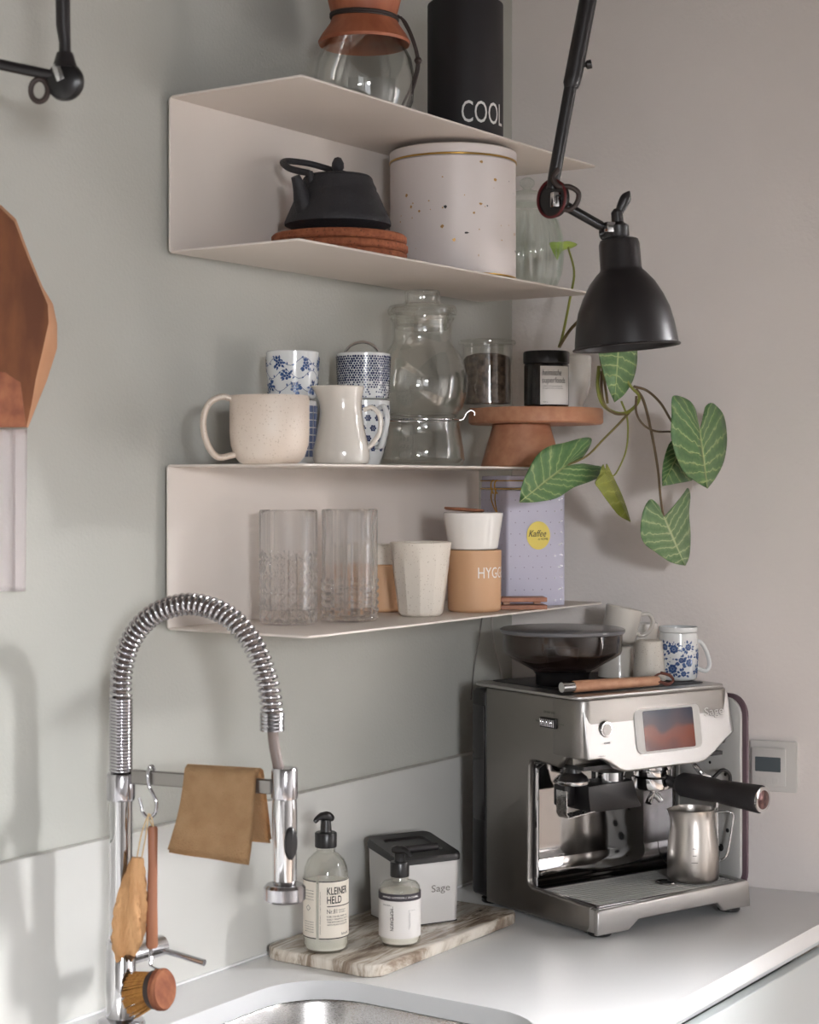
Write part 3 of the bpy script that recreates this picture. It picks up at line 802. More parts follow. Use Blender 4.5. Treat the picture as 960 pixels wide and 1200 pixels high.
def leaf(A_, T_, left, right, y0, mat, yA=0.0, curl=.006, tiltx=.0, tilty=.0, edge=.5):
    """a leaf as a grid of ribs between midrib and outline; y0 = depth of the attachment"""
    def P(X, Y, w=0.0):
        u, v = cpt(X, Y); ua, va = cpt(*A_)
        yy = y0 + tiltx * (u - ua) / 60 + tilty * (v - va) / 60 + w
        return ony(u, v, yy)
    b = bmesh.new(); uvl = b.loops.layers.uv.new('UVMap'); NV = 6
    for side in (left, right):
        O = [Vector((x, y, 0)) for x, y in [T_] + side + [A_]]
        O = [(o.x, o.y) for o in spline(O, 4)]; n = len(O); rows = []
        for i, (ox, oy) in enumerate(O):
            s_ = i / (n - 1); k = max(0.0, 1 - s_ / .62) ** 1.0
            mx, my = A_[0] + (T_[0] - A_[0]) * k, A_[1] + (T_[1] - A_[1]) * k
            row = []
            for j in range(NV + 1):
                f = j / NV; X = mx + (ox - mx) * f; Y = my + (oy - my) * f
                wv = curl * (sin(f * pi * .5) * .8) + .0012 * sin(s_ * 40) * f - curl * 1.1 * (1 - k) * (1 - f) * .2
                row.append((b.verts.new(P(X, Y, wv)), (s_, f)))
            rows.append(row)
        for r0, r1 in zip(rows, rows[1:]):
            for j in range(NV):
                q = [r0[j], r0[j + 1], r1[j + 1], r1[j]]
                f = b.faces.new([x[0] for x in q]); f.smooth = True
                for l, x in zip(f.loops, q): l[uvl].uv = x[1]
    bmesh.ops.remove_doubles(b, verts=b.verts, dist=.00005)
    bmesh.ops.recalc_face_normals(b, faces=b.faces)
    me = bpy.data.meshes.new('leaf'); b.to_mesh(me); b.free()
    me.transform(Matrix.Translation(-POT)); me.materials.append(MATS[mat])
    o = bpy.data.objects.new('leaf', me); C.objects.link(o); o.parent = t
    sm = o.modifiers.new('thickness', 'SOLIDIFY'); sm.thickness = .0007; sm.offset = 0
    return o


leaf((210, 570), (30, 716), [(38, 655), (60, 598), (100, 528), (150, 490), (210, 476), (285, 456), (320, 460), (308, 500), (272, 545)],
     [(100, 714), (180, 698), (250, 655), (320, 630), (380, 598), (368, 575), (325, 566), (280, 560)], 1.352, 'leaf_green', tiltx=-.01)
leaf((432, 40), (412, 314), [(385, 250), (360, 165), (345, 90), (352, 30), (390, 0)], [(455, 278), (492, 210), (504, 120), (492, 40), (460, 0)], 1.30, 'leaf_green')
leaf((690, 470), (605, 650), [(604, 600), (612, 540), (640, 470)], [(660, 640), (735, 620), (730, 560), (712, 500)], 1.262, 'leaf_green', curl=.003)
leaf((755, 425), (786, 660), [(735, 630), (690, 590), (660, 530), (640, 450), (642, 370), (643, 300), (662, 286), (715, 308), (740, 350), (742, 398)],
     [(820, 615), (852, 550), (864, 460), (852, 370), (822, 328), (798, 316), (776, 335), (778, 380), (768, 408)], 1.225, 'leaf_green', curl=.008)
leaf((610, 775), (697, 970), [(640, 957), (580, 918), (532, 880), (517, 830), (528, 750), (556, 703), (588, 726), (603, 755)],
     [(713, 930), (718, 850), (712, 760), (717, 690), (706, 657), (688, 692), (655, 726), (625, 762)], 1.27, 'leaf_pale', curl=.006)
leaf((376, 590), (477, 795), [(430, 768), (385, 712), (350, 662), (334, 636), (352, 604), (366, 562)], [(465, 750), (442, 685), (412, 622), (392, 580), (380, 560)], 1.325, 'leaf_yellow', curl=.004)
leaf((238 * 3.4286 / 4.364 - 10 * 3.4286 + 45, 200 * 0 - 330), (182, -258), [(160, -300), (152, -328)], [(205, -296), (240, -306), (262, -322), (226, -334)], 1.455, 'leaf_lime', curl=.002)


def stem(pts, r, m, lab=None):
    P = [ony(*cpt(x, y), yy) - POT for x, y, yy in pts]
    q = spline(P, 6); n = len(q)
    G().tube(q, [r * (1.15 - .35 * i / (n - 1)) for i in range(n)], 8).obj('stem', m, t)


stem([(190, 92, 1.452), (205, 40, 1.452), (235, -110, 1.453), (250, -210, 1.455), (226, -310, 1.455)], .0022, 'vine')
stem([(190, 92, 1.452), (215, 50, 1.445), (250, 5, 1.42), (310, -40, 1.38), (370, 20, 1.34), (355, 110, 1.325), (368, 200, 1.322), (385, 318, 1.32)], .0026, 'stem')
stem([(350, 170, 1.34), (345, 250, 1.335), (362, 315, 1.33), (405, 352, 1.325), (455, 357, 1.315), (495, 330, 1.305), (512, 290, 1.3), (480, 252, 1.3), (450, 200, 1.31), (430, 90, 1.315)], .0028, 'vine')
stem([(362, 190, 1.335), (360, 260, 1.33), (372, 320, 1.326), (412, 358, 1.32), (455, 362, 1.314)], .0022, 'stem')
stem([(480, 345, 1.31), (430, 400, 1.32), (370, 460, 1.335), (300, 530, 1.348), (212, 570, 1.353)], .0019, 'stem')
stem([(440, 310, 1.315), (462, 370, 1.315), (466, 440, 1.315), (455, 520, 1.32), (412, 606, 1.325), (380, 588, 1.326)], .0015, 'vine')
stem([(490, 250, 1.30), (545, 268, 1.285), (600, 320, 1.26), (650, 400, 1.24), (700, 425, 1.232), (755, 426, 1.227)], .002, 'stem_brown')
stem([(500, 290, 1.30), (500, 355, 1.295), (530, 405, 1.285), (580, 430, 1.275), (650, 434, 1.268), (692, 468, 1.264)], .0018, 'stem_brown')
stem([(500, 262, 1.30), (530, 310, 1.295), (560, 430, 1.285), (585, 570, 1.278), (598, 700, 1.273), (610, 775, 1.271)], .0022, 'stem_brown')


# ------------------------------------------------------------------ lower shelf, inside
def star(a, r, z, zmax):
    n = 10; ca = (a / (2 * pi) * n) % 1.0; k = 0.0
    if z < zmax:
        cz = ((z) / (.0225)) % 1.0; x = abs(ca - .5) * 2; y = abs(cz - .5) * 2
        k -= .0030 * max(0, 1 - abs(x - y) / .26) + .0024 * max(0, 1 - x / .12) + .0034 * max(0, (y - .82) / .18) + .0034 * max(0, (x - .84) / .16)
    else:
        k -= .0012 * max(0, (abs(ca - .5) * 2 - .6) / .4)
    return r + k


p = ony(338, 725, 1.53)
t = thing('star_cut_tumbler', 'tall cut crystal tumbler with a star pattern, leftmost on the lower shelf', 'glass', (p.x, 1.53, LB))
N_ = 64
prof = [(0, .0006), (.037, .0006), (.0395, .003)] + [(.0405, .004 + (.156 - .004) * i / N_) for i in range(N_ + 1)] + [(.0393, .158), (.038, .156)] + [(.0375 - .002 * (1 - i / 8), .02 + .136 * i / 8) for i in range(7, -1, -1)] + [(0, .018)]
G().lathe(prof, 160, rad=lambda a, r, z: star(a, r, z, .1) if r > .0402 else r).obj('glass_body', 'crystal', t, ang=60)
p = ony(410, 728, 1.492)
t = thing('ribbed_tumbler', 'tall crystal tumbler with fluted walls and beaded base beside the star-cut one', 'glass', (p.x, 1.492, LB))
def flu(a, r, z):
    if z < .06:
        n = 12; x = abs(((a / (2 * pi) * n) % 1) - .5) * 2; return r - .0012 + .0034 * abs(sin(z / .0105 * pi)) * (1 - x ** 4) - .0022 * x ** 6
    x = abs(((a / (2 * pi) * 12) % 1) - .5) * 2; return r - .0022 * max(0, x - .55) / .45
G().lathe(prof, 144, rad=lambda a, r, z: flu(a, r - .001, z) if r > .0402 else r - .0005).obj('glass_body', 'crystal', t, ang=60)

p = onz(455, 716, LB)
t = thing('two_tone_cup', 'beige and speckled white cup half hidden behind the faceted white cup', 'cup', (p.x, 1.565, LB))
G().lathe(cup_prof(.040, .041, .072), 56).obj('beige_sleeve', 'beige_cup', t)
G().lathe([(.0385, .0725), (.0412, .0725), (.0412, .1), (.04, .102), (.0385, .1)], 56).obj('speckled_rim', 'ceramic_raw', t)
p = ony(493, 721, 1.462)
t = thing('faceted_cup', 'white faceted stoneware cup with tapered sides on the lower shelf', 'cup', (p.x, 1.462, LB))
fac = lambda a, r, z: r / max(.93, cos(((a + .3) % (2 * pi / 11)) - pi / 11)) * .985 if .004 < z < .085 and r > .025 else r
G().lathe(cup_prof(.0325, .0455, .109, .0028, rnd=.007), 132, rad=fac).obj('body', 'ceramic_raw', t, ang=12)

p = ony(556, 716, 1.447)
t = thing('lettered_beige_cup', 'beige cup with white lettering HYGGE on the lower shelf', 'cup', (p.x, 1.447, LB))
G().lathe(cup_prof(.0405, .0412, .094, .0028, rnd=.006), 64).obj('body', 'beige_cup', t)
G().lathe([(0, -.0003), (.037, -.0003), (.0375, .0015), (0, .0015)], 48, (0, 0, .0008)).obj('base_ring', 'ceramic_raw', t)
Print(cyl(.0409, .10, .052)).text('HYGGE', 0, 0, .056, .0165).obj('lettering', 'white_print', t, 'white letters reading HYGGE')
t = thing('flared_white_cup', 'flared pale grey-white cup stacked on the lettered beige cup', 'cup', (p.x - .003, 1.447, LB + .0945))
G().lathe(cup_prof(.0375, .0455, .056, .0025, rnd=.004), 64).obj('body', 'ceramic_white', t)
t = thing('wooden_saucer', 'small wooden disc lying tilted on the rim of the flared white cup', 'lid', (p.x - .003 - VR.x * .014, 1.447 - VR.y * .014, LB + .1515))
mt = Matrix.Rotation(.07, 4, VD)
G().lathe([(0, .001), (.028, .001), (.031, .003), (.030, .0055), (.0, .0065)], 48, mat=mt).obj('disc', 'wood_brown', t)

# lavender coffee tin
th = radians(-34); E1 = Vector((cos(th), sin(th), 0)); E2 = Vector((-sin(th), cos(th), 0))
fc = onz(594, 711, LB); w_ = .104
cc = fc + E1 * w_ / 2 + E2 * w_ / 2
t = thing('coffee_tin', 'square lavender tin with gold clip lid and round yellow sticker reading Kaffee', 'tin', (cc.x, cc.y, LB), th)
h_ = w_ / 2
G().prism(rrect(-h_, -h_, h_, h_, .006, 4), .0, .184, None, .001, 1).obj('body', 'lavender', t)
G().prism(rrect(-h_ + .001, -h_ + .001, h_ - .001, h_ - .001, .006, 4), .1875, .207, None, .003, 2).obj('lid', 'lavender', t)
g = G()
for z in (.186, .199):
    P = [(a, b, z) for a, b in rrect(-h_ - .0008, -h_ - .0008, h_ + .0008, h_ + .0008, .007, 4)]; g.tube(P + [P[0]], .0009, 6, caps=False)
g.obj('gold_wire', 'gold', t)
g = G()
for yy in (-.018, -.004): g.tube(spline([(-h_ - .001, yy, .2), (-h_ - .005, yy, .196), (-h_ - .005, yy, .186), (-h_ - .001, yy, .178)], 5), .0011, 6)
g.tube(spline([(-h_ - .003, -.018, .187), (-h_ - .006, -.02, .17), (-h_ - .007, -.03, .15), (-h_ - .005, -.034, .148)], 5), .0011, 6)
g.tube(spline([(-h_ - .003, -.004, .187), (-h_ - .006, -.006, .17), (-h_ - .007, -.026, .15), (-h_ - .005, -.034, .148)], 5), .0011, 6)
g.obj('wire_clasp', 'gold', t)
ff = lambda x, y: Vector((x, -h_ - .0005, y)); ff2 = lambda x, y: Vector((x, -h_ - .0012, y)); fs = lambda x, y: Vector((-h_ - .0005, x, y))
pr = Print(ff); ps = Print(ff)
for j in range(10):
    for i in range(7):
        X = -.045 + i * .0155 + (j % 2) * .0078; Y = .008 + j * .0178
        if abs(X) > h_ - .006 or (X - .003) ** 2 + (Y - .112) ** 2 < .024 ** 2: continue
        (ps if i > 4 else pr).disc(X, Y, .0011, 6)
for j in range(10): ps.disc(h_ - .008, .01 + j * .0178, .0013, 6)
pr.obj('printed_dots', 'grey_dot', t); ps.obj('silver_dots', 'silver_dot', t)
pr = Print(fs)
for j in range(10):
    for i in range(6): pr.disc(-.042 + i * .0155 + (j % 2) * .0078, .008 + j * .0178, .0011, 6)
pr.obj('printed_dots', 'grey_dot', t)
Print(ff2).disc(.003, .112, .0225, 40, .92).obj('yellow_sticker', 'yellow', t)
f3 = lambda x, y: Vector((x, -h_ - .0018, y))
pr = Print(f3).text('Kaffee', -.0145, .110, .031, .0105, shear=.35).text('at HOME', .002, .1045, .0175, .0036); pr.obj('lettering', 'black_print', t, 'dark script reading Kaffee')

p0 = ony(589, 704, 1.425); p1 = ony(640, 704, 1.425)
e_ = E1
wc = ony(612, 706, 1.412); 
t = thing('wooden_coaster_pair', 'two thin brown wooden slabs one above the other in front of the lavender tin', 'coaster', (wc.x, wc.y, LB), radians(-50))
for z in (0, .0115): G().box((-.036, -.02, z + .0003), (.036, .02, z + .0073), .0008, 1).obj('slab', 'wood_brown', t)
G().box((-.03, -.005, .0074), (-.02, .005, .0117)).box((.02, .005, .0074), (.03, .015, .0117)).obj('spacer', 'wood_light', t)


# ------------------------------------------------------------------ espresso machine
TH = radians(-20.8)
FM = onz(700, 1098, .905); FM.z = .9
mt_ = thing('espresso_machine', 'brushed steel espresso machine with touch screen, drip tray and black-handled portafilter', 'coffee machine', FM, TH)
MW = .318
fy = lambda a, b, c: Vector((a, c, b))            # front outline (x, z), along depth y
fx = lambda a, b, c: Vector((c, a, b))            # side outline (y, z), along x
fz = lambda a, b, c: Vector((a, b, c))
# left side wall: C-shaped cheek with rounded front column
def arc(cx, cy, r, a0, a1, n=6): return [(cx + r * cos(radians(a0 + (a1 - a0) * k / n)), cy + r * sin(radians(a0 + (a1 - a0) * k / n))) for k in range(n + 1)]
cheek = arc(.03, .02, .014, 180, 270, 4) + [(.272, .006), (.272, .352), (.08, .352), (.075, .262)] + [(.09, .245)] + arc(.148, .235, .014, 90, 0, 5) + arc(.152, .062, .012, 0, -80, 5) + [(.016, .046)]
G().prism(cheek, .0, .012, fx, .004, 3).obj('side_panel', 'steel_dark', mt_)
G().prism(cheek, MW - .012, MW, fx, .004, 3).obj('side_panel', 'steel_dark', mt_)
# rear black section (water tank side and back)
G().box((.0, .274, .012), (MW, .312, .348), .008, 3).obj('water_tank', 'black_plastic', mt_)
G().box((-.0012, .276, .135), (.004, .306, .322), .002, 2).obj('tank_window', 'dark_glass', mt_)
# body core behind the working bay
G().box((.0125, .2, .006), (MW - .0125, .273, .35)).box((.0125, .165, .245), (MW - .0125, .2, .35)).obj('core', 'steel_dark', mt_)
# bay lining: mirror back panel with coved frame
G().box((.014, .193, .05), (MW - .014, .199, .244)).obj('splash_panel', 'mirror', mt_)
g = G(); P = [(.1575, .06), (.16, .236)]
g.tube([(.0135, .158, .235), (.0135, .158, .14), (.0135, .158, .064)], .0032, 8); g.tube([(.0135, .158, .235), (.03, .158, .2435), (.06, .158, .2435)], .003, 8)
g.obj('bay_trim', 'chrome', mt_)
for x_ in (.0125, MW - .0155): G().box((x_, .158, .05), (x_ + .003, .193, .24)).obj('bay_side', 'chrome_soft', mt_)
# bay ceiling plate
G().box((.0125, .045, .2445), (MW - .0125, .165, .2505)).obj('head_underside', 'black_plastic', mt_)
# head shell (front fascia, curved bottom)
fas = [(.010, .262), (.008, .345), (.012, .354), (MW - .010, .354), (MW - .003, .345), (MW + .004, .282), (.296, .268), (.272, .252), (.252, .2415), (.235, .239), (.085, .239), (.07, .244), (.05, .257), (.036, .262)]
g = G().prism(fas, .0, .016, fy)
for v in g.b.verts:
    y, z = v.co.y, v.co.z; tz = (z - .24) / .115
    v.co.y = y * 1.0 + .028 + .016 * tz
hf = g.obj('fascia', 'brushed', mt_, ang=30)
bv = hf.modifiers.new('bevel', 'BEVEL'); bv.width = .003; bv.segments = 3; bv.limit_method = 'ANGLE'; bv.angle_limit = radians(50)
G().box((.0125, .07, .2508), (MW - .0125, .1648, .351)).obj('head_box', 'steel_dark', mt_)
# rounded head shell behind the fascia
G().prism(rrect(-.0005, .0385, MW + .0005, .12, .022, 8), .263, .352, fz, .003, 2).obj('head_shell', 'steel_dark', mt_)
# top plate with rim
G().prism(rrect(0, .046, MW, .31, .018, 5), .352, .3575, fz, .002, 2).obj('top_plate', 'brushed', mt_)
G().prism(rrect(.03, .075, MW - .02, .3, .012, 5), .358, .3588, fz).obj('cup_tray', 'black_matte', mt_)
# fascia details: point on tilted fascia
tilt = math.atan(.016 / .115)
def fa(x, z, o=0): return Vector((x, .028 + .016 * (z - .24) / .115 - o, z))
def fpl(poly, o0, o1, name, m, par=mt_, bevel=0):
    return G().prism(poly, o0, o1, lambda a, b, c: fa(a, b, c), bevel, 2).obj(name, m, par)
bz = fpl(rrect(.108, .263, .247, .3335, .012, 5), -.002, .0022, 'screen_bezel', 'white_metal', bevel=.0012)
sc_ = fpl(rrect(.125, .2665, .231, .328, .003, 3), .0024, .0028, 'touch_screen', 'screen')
bt = G().lathe([(0, 0), (.0115, 0), (.0125, .002), (.0115, .0035), (0, .0035)], 40, mat=Matrix.Translation(fa(.0495, .3065)) @ Matrix.Rotation(pi / 2 - tilt * 0, 4, 'X')).obj('power_button', 'chrome', mt_)
G().lathe([(0, .0036), (.0085, .0036), (.0085, .0044), (0, .0046)], 40, mat=Matrix.Translation(fa(.0495, .3065)) @ Matrix.Rotation(pi / 2, 4, 'X')).obj('button_cap', 'label_white', mt_)
fp = lambda x, y: fa(x, y, .0008)
Print(fp).text('POWER', .043, .284, .013, .0028, bold=.01).text('MENU', .03, .266, .013, .002).obj('printed_mark', 'black_print', mt_)
# brand lettering over a darker offset copy, its emboss shadow painted in
for o_, m_, n_ in ((0.0, 'brand_shadow', 'lettering_shadow'), (.0006, 'white_metal', 'brand_lettering')):
    V_, F_ = text_geo('Sage', .042, .017)
    G().polys([fa(.257 + a + o_, .3065 + b + o_, .0010 + o_) for a, b in V_], F_).obj(n_, m_, mt_, recalc=False)
# grind dial on the left side
g = G().box((-.0042, .092, .304), (.0, .130, .320), .0015, 2); g.obj('grind_dial', 'black_plastic', mt_)
g = G()
for k in range(10): g.box((-.0062, .0945 + k * .0035, .306), (-.004, .0968 + k * .0035, .318), .0005, 1)
g.obj('dial_ridges', 'chrome_soft', mt_)
fsd = lambda x, y: Vector((-.0005, .13 - x, y))
Print(fsd).text('GRIND SIZE', .005, .3265, .028, .0032).text('FINE', -.014, .311, .009, .0025).text('COARSE', .042, .311, .012, .0025).obj('dial_print', 'black_print', mt_)
# drip tray: front with cut-out, rounded left side and right end cap
trf = [(.0, .006), (.0, .040), (.004, .044), (MW - .006, .050), (MW, .046), (MW + .003, .008), (.262, .008), (.248, .022), (.082, .02), (.062, .006)]
G().prism(trf, -.002, .008, fy, .0025, 3).obj('tray_front', 'brushed', mt_)
G().prism([(.008, .008), (.008, .043), (.155, .05), (.155, .008)], .0005, .012, fx, .002, 2).prism([(.008, .008), (.008, .048), (.155, .05), (.155, .008)], MW - .0095, MW + .003, fx, .002, 2).obj('tray_side', 'brushed', mt_)
G().box((.0125, .0085, .02), (MW - .01, .155, .034)).obj('tray_pan', 'black_plastic', mt_)
# grill: a frame and bars that run from left to right
gz = .046
G().box((.0125, .009, gz - .004), (MW - .01, .0125, gz + .001)).box((.0125, .151, gz - .004), (MW - .01, .155, gz + .001)).box((.0125, .0125, gz - .004), (.016, .151, gz + .001)).box((MW - .0135, .0125, gz - .004), (MW - .01, .151, gz + .001)).obj('grill_frame', 'chrome_soft', mt_)
bar = G().box((.016, -.0023, -.0025), (MW - .0135, .0023, .0012), .001, 1).mesh('grill_bar'); bar.materials.append(MATS['satin'])
for k in range(13):
    o = bpy.data.objects.new('grill_bar', bar); C.objects.link(o); o.parent = mt_; o.location = (0, .0195 + k * .0104, gz)
G().lathe([(.012, .002), (.016, .003), (.017, .0015), (.012, .001)], 32, (.205, .07, gz)).obj('float_ring', 'chrome', mt_)
G().lathe([(0, .0015), (.012, .0015), (.0, .002)], 32, (.205, .07, gz)).obj('float_opening', 'dark_hole', mt_)
# feet
ft = G().lathe([(0, 0), (.016, 0), (.018, .002), (.018, .0075), (0, .0075)], 28).mesh('rubber_foot'); ft.materials.append(MATS['black_plastic'])
for x, y in ((.024, .022), (MW - .022, .022), (.024, .285), (MW - .022, .285)):
    o = bpy.data.objects.new('rubber_foot', ft); C.objects.link(o); o.parent = mt_; o.location = (x, y, .0004)
# right side service cover, standing proud of the head
cov = rrect(.022, .03, .27, .335, .03, 6)
G().prism(cov, MW + .004, MW + .01, fx, .002, 2).obj('side_cover', 'white_metal', mt_)
G().prism([(a * 1.0, b) for a, b in rrect(.014, .024, .276, .341, .034, 6)], MW + .0103, MW + .016, fx, .002, 2).obj('cover_edge', 'plum', mt_)
G().box((MW + .0002, .16, .05), (MW + .0038, .25, .3)).obj('cover_mount', 'white_metal', mt_)
# right cheek's inner lining with screw holes, seen in the bay
g = G()
for y, z, r in ((.075, .21, .003), (.11, .225, .0025), (.07, .12, .0035), (.085, .09, .006), (.1, .07, .007), (.13, .2, .003), (.12, .12, .0025)):
    g.lathe([(0, 0), (r, 0), (r, .0006), (0, .0006)], 16, mat=Matrix.Translation((MW + .0039, y - .02, z)) @ Matrix.Rotation(-pi / 2, 4, 'Y'))
g.obj('screw_hole', 'dark_hole', mt_)


def lp(u, v, ly):      # pixel -> machine-local point at local depth ly
    e1 = Vector((cos(TH), sin(TH), 0)); e2 = Vector((-sin(TH), cos(TH), 0)); r = ray(u, v)
    k = ((FM - EYEV).dot(e2) + ly) / r.dot(e2); q = EYEV + r * k - FM
    return Vector((q.dot(e1), ly, q.z))


# tamper and grinder outlet on the left of the bay
c0 = lp(672, 915, .085)
g = G().lathe([(0, 0), (.024, 0), (.0255, .002), (.0255, .006), (.0, .006)], 40, (c0.x, .085, c0.z - .005)); g.obj('tamper_base', 'chrome', mt_)
G().lathe([(0, .0062), (.0235, .0062), (.021, .012), (.013, .018), (.0115, .032), (0, .032)], 40, (c0.x, .085, c0.z - .005)).obj('tamper_head', 'black_plastic', mt_)
c1 = lp(713, 912, .09)
G().lathe([(0, 0), (.024, 0), (.0265, .003), (.0265, .024), (0, .024)], 40, (c1.x, .09, c1.z - .012)).obj('grind_outlet', 'chrome', mt_)
# steel bracket under the tamper (bent strip) and black cradle
b0 = lp(655, 925, .08)
P = [(b0.x, .08, c0.z - .01), (b0.x, .08, c0.z - .044), (b0.x + .004, .08, c0.z - .05), (b0.x + .055, .08, c0.z - .045)]
g = G()
for (a, b) in zip(P, P[1:]): g.polys([Vector(a) + Vector((0, -.020, 0)), Vector(b) + Vector((0, -.020, 0)), Vector(b) + Vector((0, .004, 0)), Vector(a) + Vector((0, .004, 0))], [(0, 1, 2, 3)])
bmesh.ops.remove_doubles(g.b, verts=g.b.verts, dist=.0001); bmesh.ops.solidify(g.b, geom=g.b.faces[:], thickness=.0016); g.obj('cradle_bracket', 'steel', mt_)
G().box((b0.x + .018, .088, c0.z - .040), (b0.x + .040, .115, c0.z - .006), .003, 2).obj('bracket_block', 'black_plastic', mt_)
k0 = lp(690, 922, .06); k1 = lp(752, 945, .06)
G().prism([(k0.x, k0.z), (k1.x - .016, k0.z + .002), (k1.x - .006, k1.z + .012), (k1.x, k1.z + .004), (k1.x, k1.z - .001), (k0.x + .02, k1.z), (k0.x + .004, k1.z + .002), (k0.x, k0.z - .012)], .06, .115, fy, .003, 2).obj('grinding_cradle', 'black_plastic', mt_)
# coved chrome floor between the grill and the splash panel
g = G(); P = [(.1555, .047)] + [(.163 + .030 * sin(k / 6 * pi / 2), .047 + .034 * (1 - cos(k / 6 * pi / 2))) for k in range(7)]
g.grid([[Vector((.0165, a, b)) for a, b in P], [Vector((MW - .0165, a, b)) for a, b in P]]); g.obj('bay_cove', 'mirror', mt_, recalc=False)
# brew group
c2 = lp(767, 905, .08); GX = c2.x
G().lathe([(0, .0), (.028, .0), (.03, .003), (.03, .012), (.0335, .014), (.0345, .028), (.0345, .036), (0, .036)], 48, (GX, .085, .2155)).obj('brew_group', 'chrome', mt_)
pf = G().lathe([(0, 0), (.02, 0), (.0305, .004), (.0325, .01), (.0325, .021), (0, .021)], 48, (GX, .085, .194)).obj('portafilter', 'chrome', mt_)
g = G().tube(spline([(GX, .085, .195), (GX - .002, .083, .188), (GX - .01, .08, .182), (GX - .015, .078, .175)], 4), .0055, 12); g.tube(spline([(GX, .085, .195), (GX + .002, .083, .188), (GX + .008, .08, .182), (GX + .012, .078, .176)], 4), .0055, 12)
g.obj('spout', 'chrome', pf)
h1 = lp(893, 937, -.115); h0_ = Vector((GX + .012, .062, .209)); dd = (h1 - h0_); L_ = dd.length; dd.normalize()
def along(a, r): return (h0_ + dd * a, r)
seq = [along(.0, .0085), along(.018, .0085), along(.022, .014), along(.03, .0185), along(.06, .0195), along(.095, .0185), along(.1, .0172), along(.107, .0185), along(L_ - .012, .021), along(L_ - .003, .0215), along(L_, .020)]
G().tube([s[0] for s in seq], [s[1] for s in seq], 28).obj('handle', 'black_matte', pf, ang=50)
G().tube([h0_ + dd * (-.025), h0_ + dd * .021], [.008, .0085], 14).obj('handle_neck', 'chrome', pf)
G().tube([h0_ + dd * (L_ - .0005), h0_ + dd * (L_ + .002), h0_ + dd * (L_ + .003)], [.0195, .0195, .016], 28).obj('end_cap', 'chrome', pf)
G().tube([h0_ + dd * (L_ + .0031), h0_ + dd * (L_ + .0036)], [.0145, .0135], 28).obj('cap_reflection', 'reflection_tint', pf)  # tinted disc painting in the coloured reflections of the chrome cap
# steam wand
w0 = lp(815, 885, .06); w1 = lp(828, 900, .05); w2 = lp(845, 912, .04); w3 = lp(866, 905, .04)
G().tube(spline([(w0.x, .07, .243), (w0.x, .06, .228), (w0.x + .008, .05, .216), (w0.x + .022, .045, .208), (w0.x + .03, .045, .195), (w0.x + .033, .045, .10)], 6), .0042, 12).obj('steam_wand', 'chrome', mt_)
G().tube(spline([(w0.x + .02, .04, .21), (w0.x + .035, .035, .222), (w0.x + .048, .032, .215), (w0.x + .05, .032, .2)], 6), .003, 10).obj('wand_grip', 'black_plastic', mt_)
G().lathe([(0, 0), (.01, 0), (.012, .004), (.012, .012), (0, .012)], 24, (w0.x, .07, .234)).obj('wand_joint', 'chrome', mt_)

# bean hopper belongs to the machine
hx, hy = .088, .185
G().lathe([(0, 0), (.042, 0), (.043, .002), (.043, .016), (.047, .022), (0, .022)], 48, (hx, hy, .359)).obj('hopper_collar', 'black_plastic', mt_)
G().lathe([(.044, .022), (.05, .024), (.083, .042), (.0935, .05), (.0955, .056), (.0965, .082), (.0945, .082), (.0935, .057), (.091, .052), (.05, .027), (.0, .025)], 72, (hx, hy, .359)).obj('hopper_bowl', 'smoke', mt_)
G().lathe([(0, .083), (.0985, .083), (.1, .085), (.1, .0885), (.0975, .09), (.06, .0915), (.03, .0935), (0, .0935)], 72, (hx, hy, .359)).obj('hopper_lid', 'smoke_lid', mt_)
G().lathe([(.0, .03), (.024, .03), (.026, .058), (.0, .06)], 32, (hx, hy, .359)).obj('hopper_core', 'hopper_brown', mt_)

e1 = Vector((cos(TH), sin(TH), 0)); e2 = Vector((-sin(TH), cos(TH), 0))
MT = .9 + .3592 + .0003
# tamping brush / wooden handled tool lying on the machine
a0 = onz(672, 806, MT + .008); a1 = onz(771, 799, MT + .008)
dv = (a1 - a0).normalized(); L2 = (a1 - a0).length
t = thing('wooden_handled_whisk', 'light wooden tool handle with steel collar and leather loop lying on the machine', 'utensil', (a0.x, a0.y, MT), 0)
z8 = Vector((0, 0, .0098))
G().tube([z8, z8 + dv * .002, z8 + dv * (L2 * .5), z8 + dv * (L2 - .003), z8 + dv * L2], [.0085, .0093, .0088, .0078, .007], 20).obj('handle', 'wood_light', t, ang=50)
G().tube([z8 - dv * .022, z8 - dv * .0003], [.0078, .0078], 20).obj('steel_collar', 'chrome', t)
P = [z8 + dv * (L2 - .006) + Vector((0, 0, .007)), z8 + dv * (L2 + .006) + Vector((0, 0, .011)), z8 + dv * (L2 + .024) + Vector((0, 0, .006)), z8 + dv * (L2 + .03) + VD * -.004 + Vector((0, 0, -.002)), z8 + dv * (L2 + .018) - VD * .008 + Vector((0, 0, -.0065)), z8 + dv * (L2 + .004) - VD * .008 + Vector((0, 0, -.002)), z8 + dv * (L2 - .005) - VD * .006]
G().tube(spline(P, 6), .0018, 8).tube(spline([q - VD * .002 + Vector((0, 0, .002)) for q in P[1:6]], 6), .0018, 8).obj('leather_loop', 'leather_red', t)

